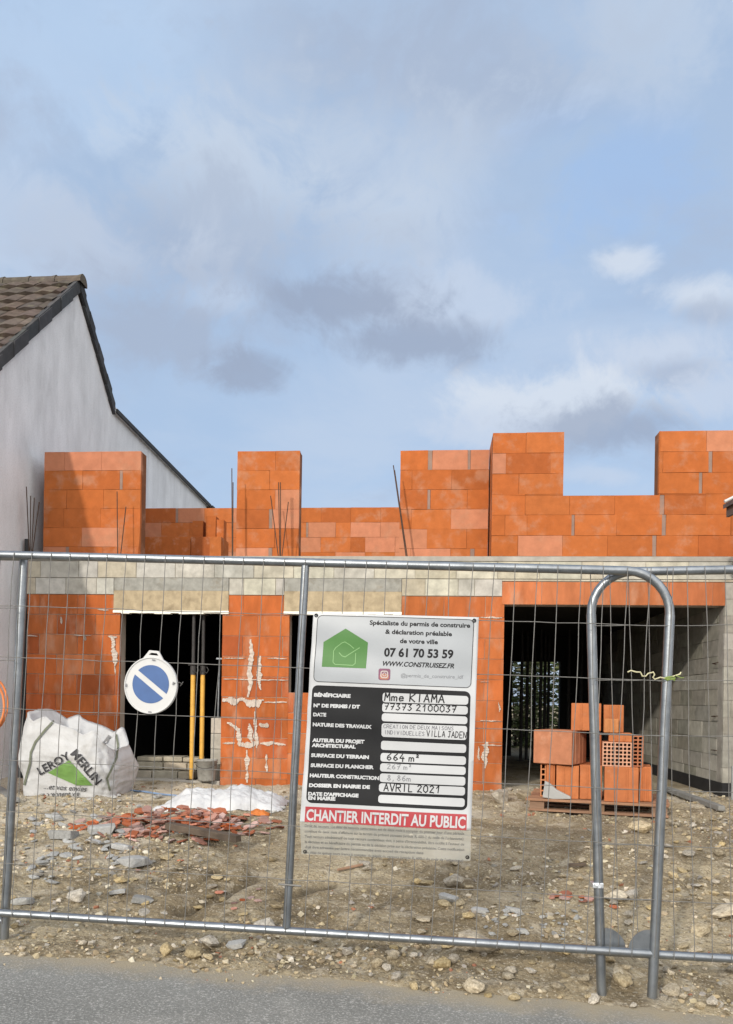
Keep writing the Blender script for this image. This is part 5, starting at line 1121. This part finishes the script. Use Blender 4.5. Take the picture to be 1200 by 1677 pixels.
BIG = [(318, 1562, 37, 'round tan boulder just below the fence tube, left of middle'), (343, 1543, 46, 'broad flat tan stone behind the round boulder at the fence'), (271, 1556, 34, 'pale angular stone left of the round tan boulder'),
       (741, 1444, 40, 'pointed brown stone in the dirt below the permit board'), (617, 1580, 26, 'white chalky stone at road edge below middle of fence'), (775, 1617, 42, 'ochre angular stone at the kerbless road edge below the permit board'),
       (914, 1617, 28, 'yellow pyramid stone left of the fence leg foot'), (724, 1577, 34, 'pale rounded stone under the bottom fence tube'), (836, 1592, 26, 'grey rounded stone under the bottom fence tube'), (1048, 1352, 50, 'large flat white stone slab leaning below the pallet'),
       (1146, 1650, 22, 'white stone lying on the road edge at lower right'), (1100, 1624, 34, 'tan stone right of the rounded fence corner foot'), (1020, 1608, 40, 'tan stone between the two fence legs'), (1190, 1490, 60, 'long pale stone half buried at the right edge'), (1148, 1520, 46, 'ochre lump of earth and stone at right behind fence'),
       (785, 1540, 90, 'wide flat pale slab of stone behind the bottom fence tube'), (1010, 1465, 52, 'flat tan stone behind the left fence leg'), (862, 1302, 46, 'pale stone lump at the left foot of the pallet'), (432, 1515, 46, 'flat pale stone behind the fence at the foot of middle post'),
       (345, 1512, 40, 'flat yellowish stone left of the middle post foot'), (125, 1470, 40, 'whitish stone in the dirt left of the grey chunks'), (695, 1620, 22, 'small orange stone right at the road edge'), (648, 1602, 24, 'cream stone at the road edge left of the ochre one'), (820, 1305, 42, 'white flat stones at the left corner of the garage opening')]
for x, y, s, lab in BIG:
    p = gpt(x, y + s * 0.2); put(random.choice(ROCKS), 'stone', p, psize(p, s) * 1.1, lab, 'stone', 'pale stones lying in the yard', flat=0.55 if s > 44 else 0.85)
for x, y, s, lab in ((36, 1474, 40, 'square grey concrete chunk beside the left fence post'), (192, 1462, 26, 'small grey concrete chunk left of the flat grey one'), (232, 1472, 36, 'flat grey concrete chunk lying by a small rut'), (222, 1411, 54, 'bluish grey rectangular block piece below the red rubble'), (105, 1365, 50, 'pale grey slab piece left of the red rubble'),
                   (165, 1357, 50, 'pale grey slab piece on the left part of red rubble'), (200, 1386, 34, 'grey slab piece at the lower edge of red rubble'), (386, 1547, 32, 'flat grey stone right of the round tan boulder'), (735, 1470, 34, 'dull grey slab piece below the pointed brown stone'), (785, 1492, 28, 'dark grey chunk right of the dull slab piece'),
                   (840, 1490, 30, 'pale grey chip at the grey gravel patch'), (852, 1525, 26, 'light grey chip on the grey gravel patch')):
    p = gpt(x, y + s * 0.15); mb = MB(); k = psize(p, s)
    bm = hull([(a_ * 0.5 * random.uniform(.6, 1.05), b_ * 0.38 * random.uniform(.55, 1.05), c * 0.12 * random.uniform(.7, 1.1)) for a_ in (-1, 1) for b_ in (-1, 1) for c in (-1, 1)] + [(random.uniform(-.5, .5), random.uniform(-.38, .38), random.choice((-.16, .16))) for _ in range(4)])
    me = bpy.data.meshes.new('concrete_chunk'); bm.to_mesh(me); bm.free(); ca = me.color_attributes.new('Col', 'FLOAT_COLOR', 'CORNER'); ca.data.foreach_set('color', [1.0] * 4 * len(me.loops)); me.materials.append(M_GSTONE)
    o = put(me, 'concrete_chunk', p, k, lab, 'concrete chunk', 'grey concrete chunks', rz=random.uniform(-.4, .4), sink=0.1, tilt=0.2); o.location.z = p.z + 0.1 * k
STL = 'ordinary rough pale stone, one of many scattered through the dirt'
def scatter(n, xr, yr, sr_, me_list, name, lab, cat, grp, flat=(0.5, 0.95)):
    for i in range(n):
        x, y = random.uniform(*xr), random.uniform(*yr)
        p = gpt(x, y)
        if p.y - road_edge(p.x) < 0.02 or p.y > 9.4: continue
        put(random.choice(me_list), name, p, psize(p, random.uniform(*sr_) * random.choice((0.7, 1, 1))), lab, cat, grp, flat=random.uniform(*flat))
scatter(75, (560, 1200), (1555, 1655), (9, 32), ROCKS, 'stone', STL, 'stone', 'ordinary stones scattered in the dirt')
scatter(45, (0, 560), (1500, 1580), (8, 26), ROCKS, 'stone', STL, 'stone', 'ordinary stones scattered in the dirt')
scatter(60, (560, 1200), (1400, 1555), (12, 38), ROCKS, 'stone', STL, 'stone', 'ordinary stones scattered in the dirt', (0.35, 0.7))
scatter(40, (1080, 1200), (1340, 1500), (10, 28), ROCKS, 'stone', STL, 'stone', 'ordinary stones scattered in the dirt', (0.4, 0.7))
scatter(40, (0, 480), (1400, 1500), (10, 30), ROCKS, 'stone', STL, 'stone', 'ordinary stones scattered in the dirt', (0.3, 0.6))
GSL = 'ordinary small grey stone, one of many on the ground'
scatter(45, (790, 960), (1480, 1545), (7, 18), GROCKS, 'grey_stone', GSL, 'stone', 'ordinary small grey stones')
scatter(45, (60, 470), (1300, 1335), (7, 17), GROCKS, 'grey_stone', GSL, 'stone', 'ordinary small grey stones')
scatter(60, (40, 220), (1335, 1450), (8, 30), GROCKS, 'grey_stone', GSL, 'stone', 'ordinary small grey stones', (0.4, 0.6))
# red tile shards
SHM = []
for i in range(6):
    n = random.randint(5, 7); pg = [(0.5 * random.uniform(.7, 1) * math.cos(2 * math.pi * k / n), 0.36 * random.uniform(.7, 1) * math.sin(2 * math.pi * k / n)) for k in range(n)]
    mb = MB(); mb.prism([(x, y, -0.05) for x, y in pg], (0.03, 0.0, 0.10)); o = mb.build('brick_shard', M_SHARD); SHM.append(o.data); bpy.data.objects.remove(o)
def shard(p, s, lab, grp, lift, tilt=0.45):
    o = bpy.data.objects.new('brick_shard', random.choice(SHM)); COL.objects.link(o); o.scale = (s, s, s); o.rotation_euler = (random.gauss(0, tilt * .5), random.gauss(0, tilt * .5), random.uniform(0, 6.28)); o.location = (p.x, p.y, p.z + lift); tag(o, lab, 'shard', grp)
k = 0
while k < 250:
    x = random.gauss(285, 85); y = random.gauss(1354, 14)
    if not (120 < x < 470 and 1333 < y < 1392): continue
    if abs(y - 1354) > 36 * (1 - abs(x - 285) / 230): continue
    p = gpt(x, y); e = max(0, 1 - ((x - 285) / 120) ** 2 - ((y - 1352) / 26) ** 2)
    shard(p, psize(p, random.uniform(14, 32)), 'red broken tile shard, one of many in the rubble heap', 'red tile shards heaped on the ground', 0.012 + random.random() * 0.11 * e); k += 1
for x, y in [(925 + random.gauss(0, 18), 1474 + random.gauss(0, 4)) for _ in range(9)] + [(965, 1476), (1005, 1488)]:
    p = gpt(x, y); shard(p, psize(p, random.uniform(14, 30)), 'small red tile shard in the dirt behind the left fence leg', 'red tile shards left of the fence leg', 0.008, 0.15)
for x, y in [(400 + random.gauss(0, 18), 1475 + random.gauss(0, 7)) for _ in range(7)] + [(295, 1410), (225, 1428)]:
    p = gpt(x, y); shard(p, psize(p, random.uniform(12, 24)), 'small red tile shard trodden into dirt left of middle post', 'red tile shards left of middle post', 0.004, 0.15)
# gravel: thousands of small pebbles in one object
def gravel():
    mb = MB(); protos = []
    for i in range(8):
        bm = hull([Vector((random.gauss(0, 1), random.gauss(0, 1), random.gauss(0, 1))).normalized() * random.uniform(0.8, 1) for _ in range(9)]); bm.verts.ensure_lookup_table()
        for q, v in enumerate(bm.verts): v.index = q
        protos.append(([v.co.copy() for v in bm.verts], [tuple(v.index for v in f.verts) for f in bm.faces])); bm.free()
    cols = [(0.43, 0.36, 0.24), (0.36, 0.29, 0.185), (0.48, 0.42, 0.31), (0.30, 0.275, 0.24), (0.24, 0.19, 0.125), (0.56, 0.51, 0.42), (0.34, 0.16, 0.10)]
    cnt = 0
    while cnt < 9500:
        y = 3.4 + 6.1 * random.random() ** 1.5; x = random.uniform(-0.5, 0.5) * y * 1.02
        q = y - road_edge(x)
        if q < -0.10: continue
        if q < 0.03 and random.random() > 0.10: continue
        d = noise.noise((x * 1.3, y * 1.3, 5.5)) + 0.7 * noise.noise((x * 3.3, y * 3.3, 1.5)) + 0.4 * noise.noise((x * 8, y * 8, 2.5))
        k = 0.12
        if q < 0.75: k = 0.42
        if x > 0.16 * y: k = max(k, 0.38)
        if x < -0.2 * y and y > 5: k = max(k, 0.75)
        if 0.12 * y < x < 0.28 * y and 4.3 < y < 5.3: k = 0.8
        if random.random() > k * max(0.0, 0.75 + 1.5 * d): continue
        s = 0.0045 * (1 + 4.8 * random.random() ** 4) * (0.8 + 0.06 * y); z = max(gh(x, y), zr(x) if q < 0.1 else -9)
        M_ = Matrix.Rotation(random.uniform(0, 6.28), 3, 'Z') @ Matrix.Rotation(random.uniform(0, 6.28), 3, 'X'); vs, fs = random.choice(protos); c = Vector((x, y, z + s * 0.25)); sq = random.uniform(0.5, 0.9)
        mb.add([c + (lambda p: Vector((p.x, p.y * 0.9, p.z * sq)))(M_ @ v) * s for v in vs], fs, jit(random.choices(cols, (5, 5, 4, 3, 3, 2, 0.6))[0], 0.15)); cnt += 1
    tag(mb.build('gravel', mat('pebbles', None, 0.95, var=0.2, scale=40, bump=0.3, bscale=150, spec=0.12)), 'small pale gravel strewn across the dirt yard and road edge', 'gravel', kind='stuff')
gravel()
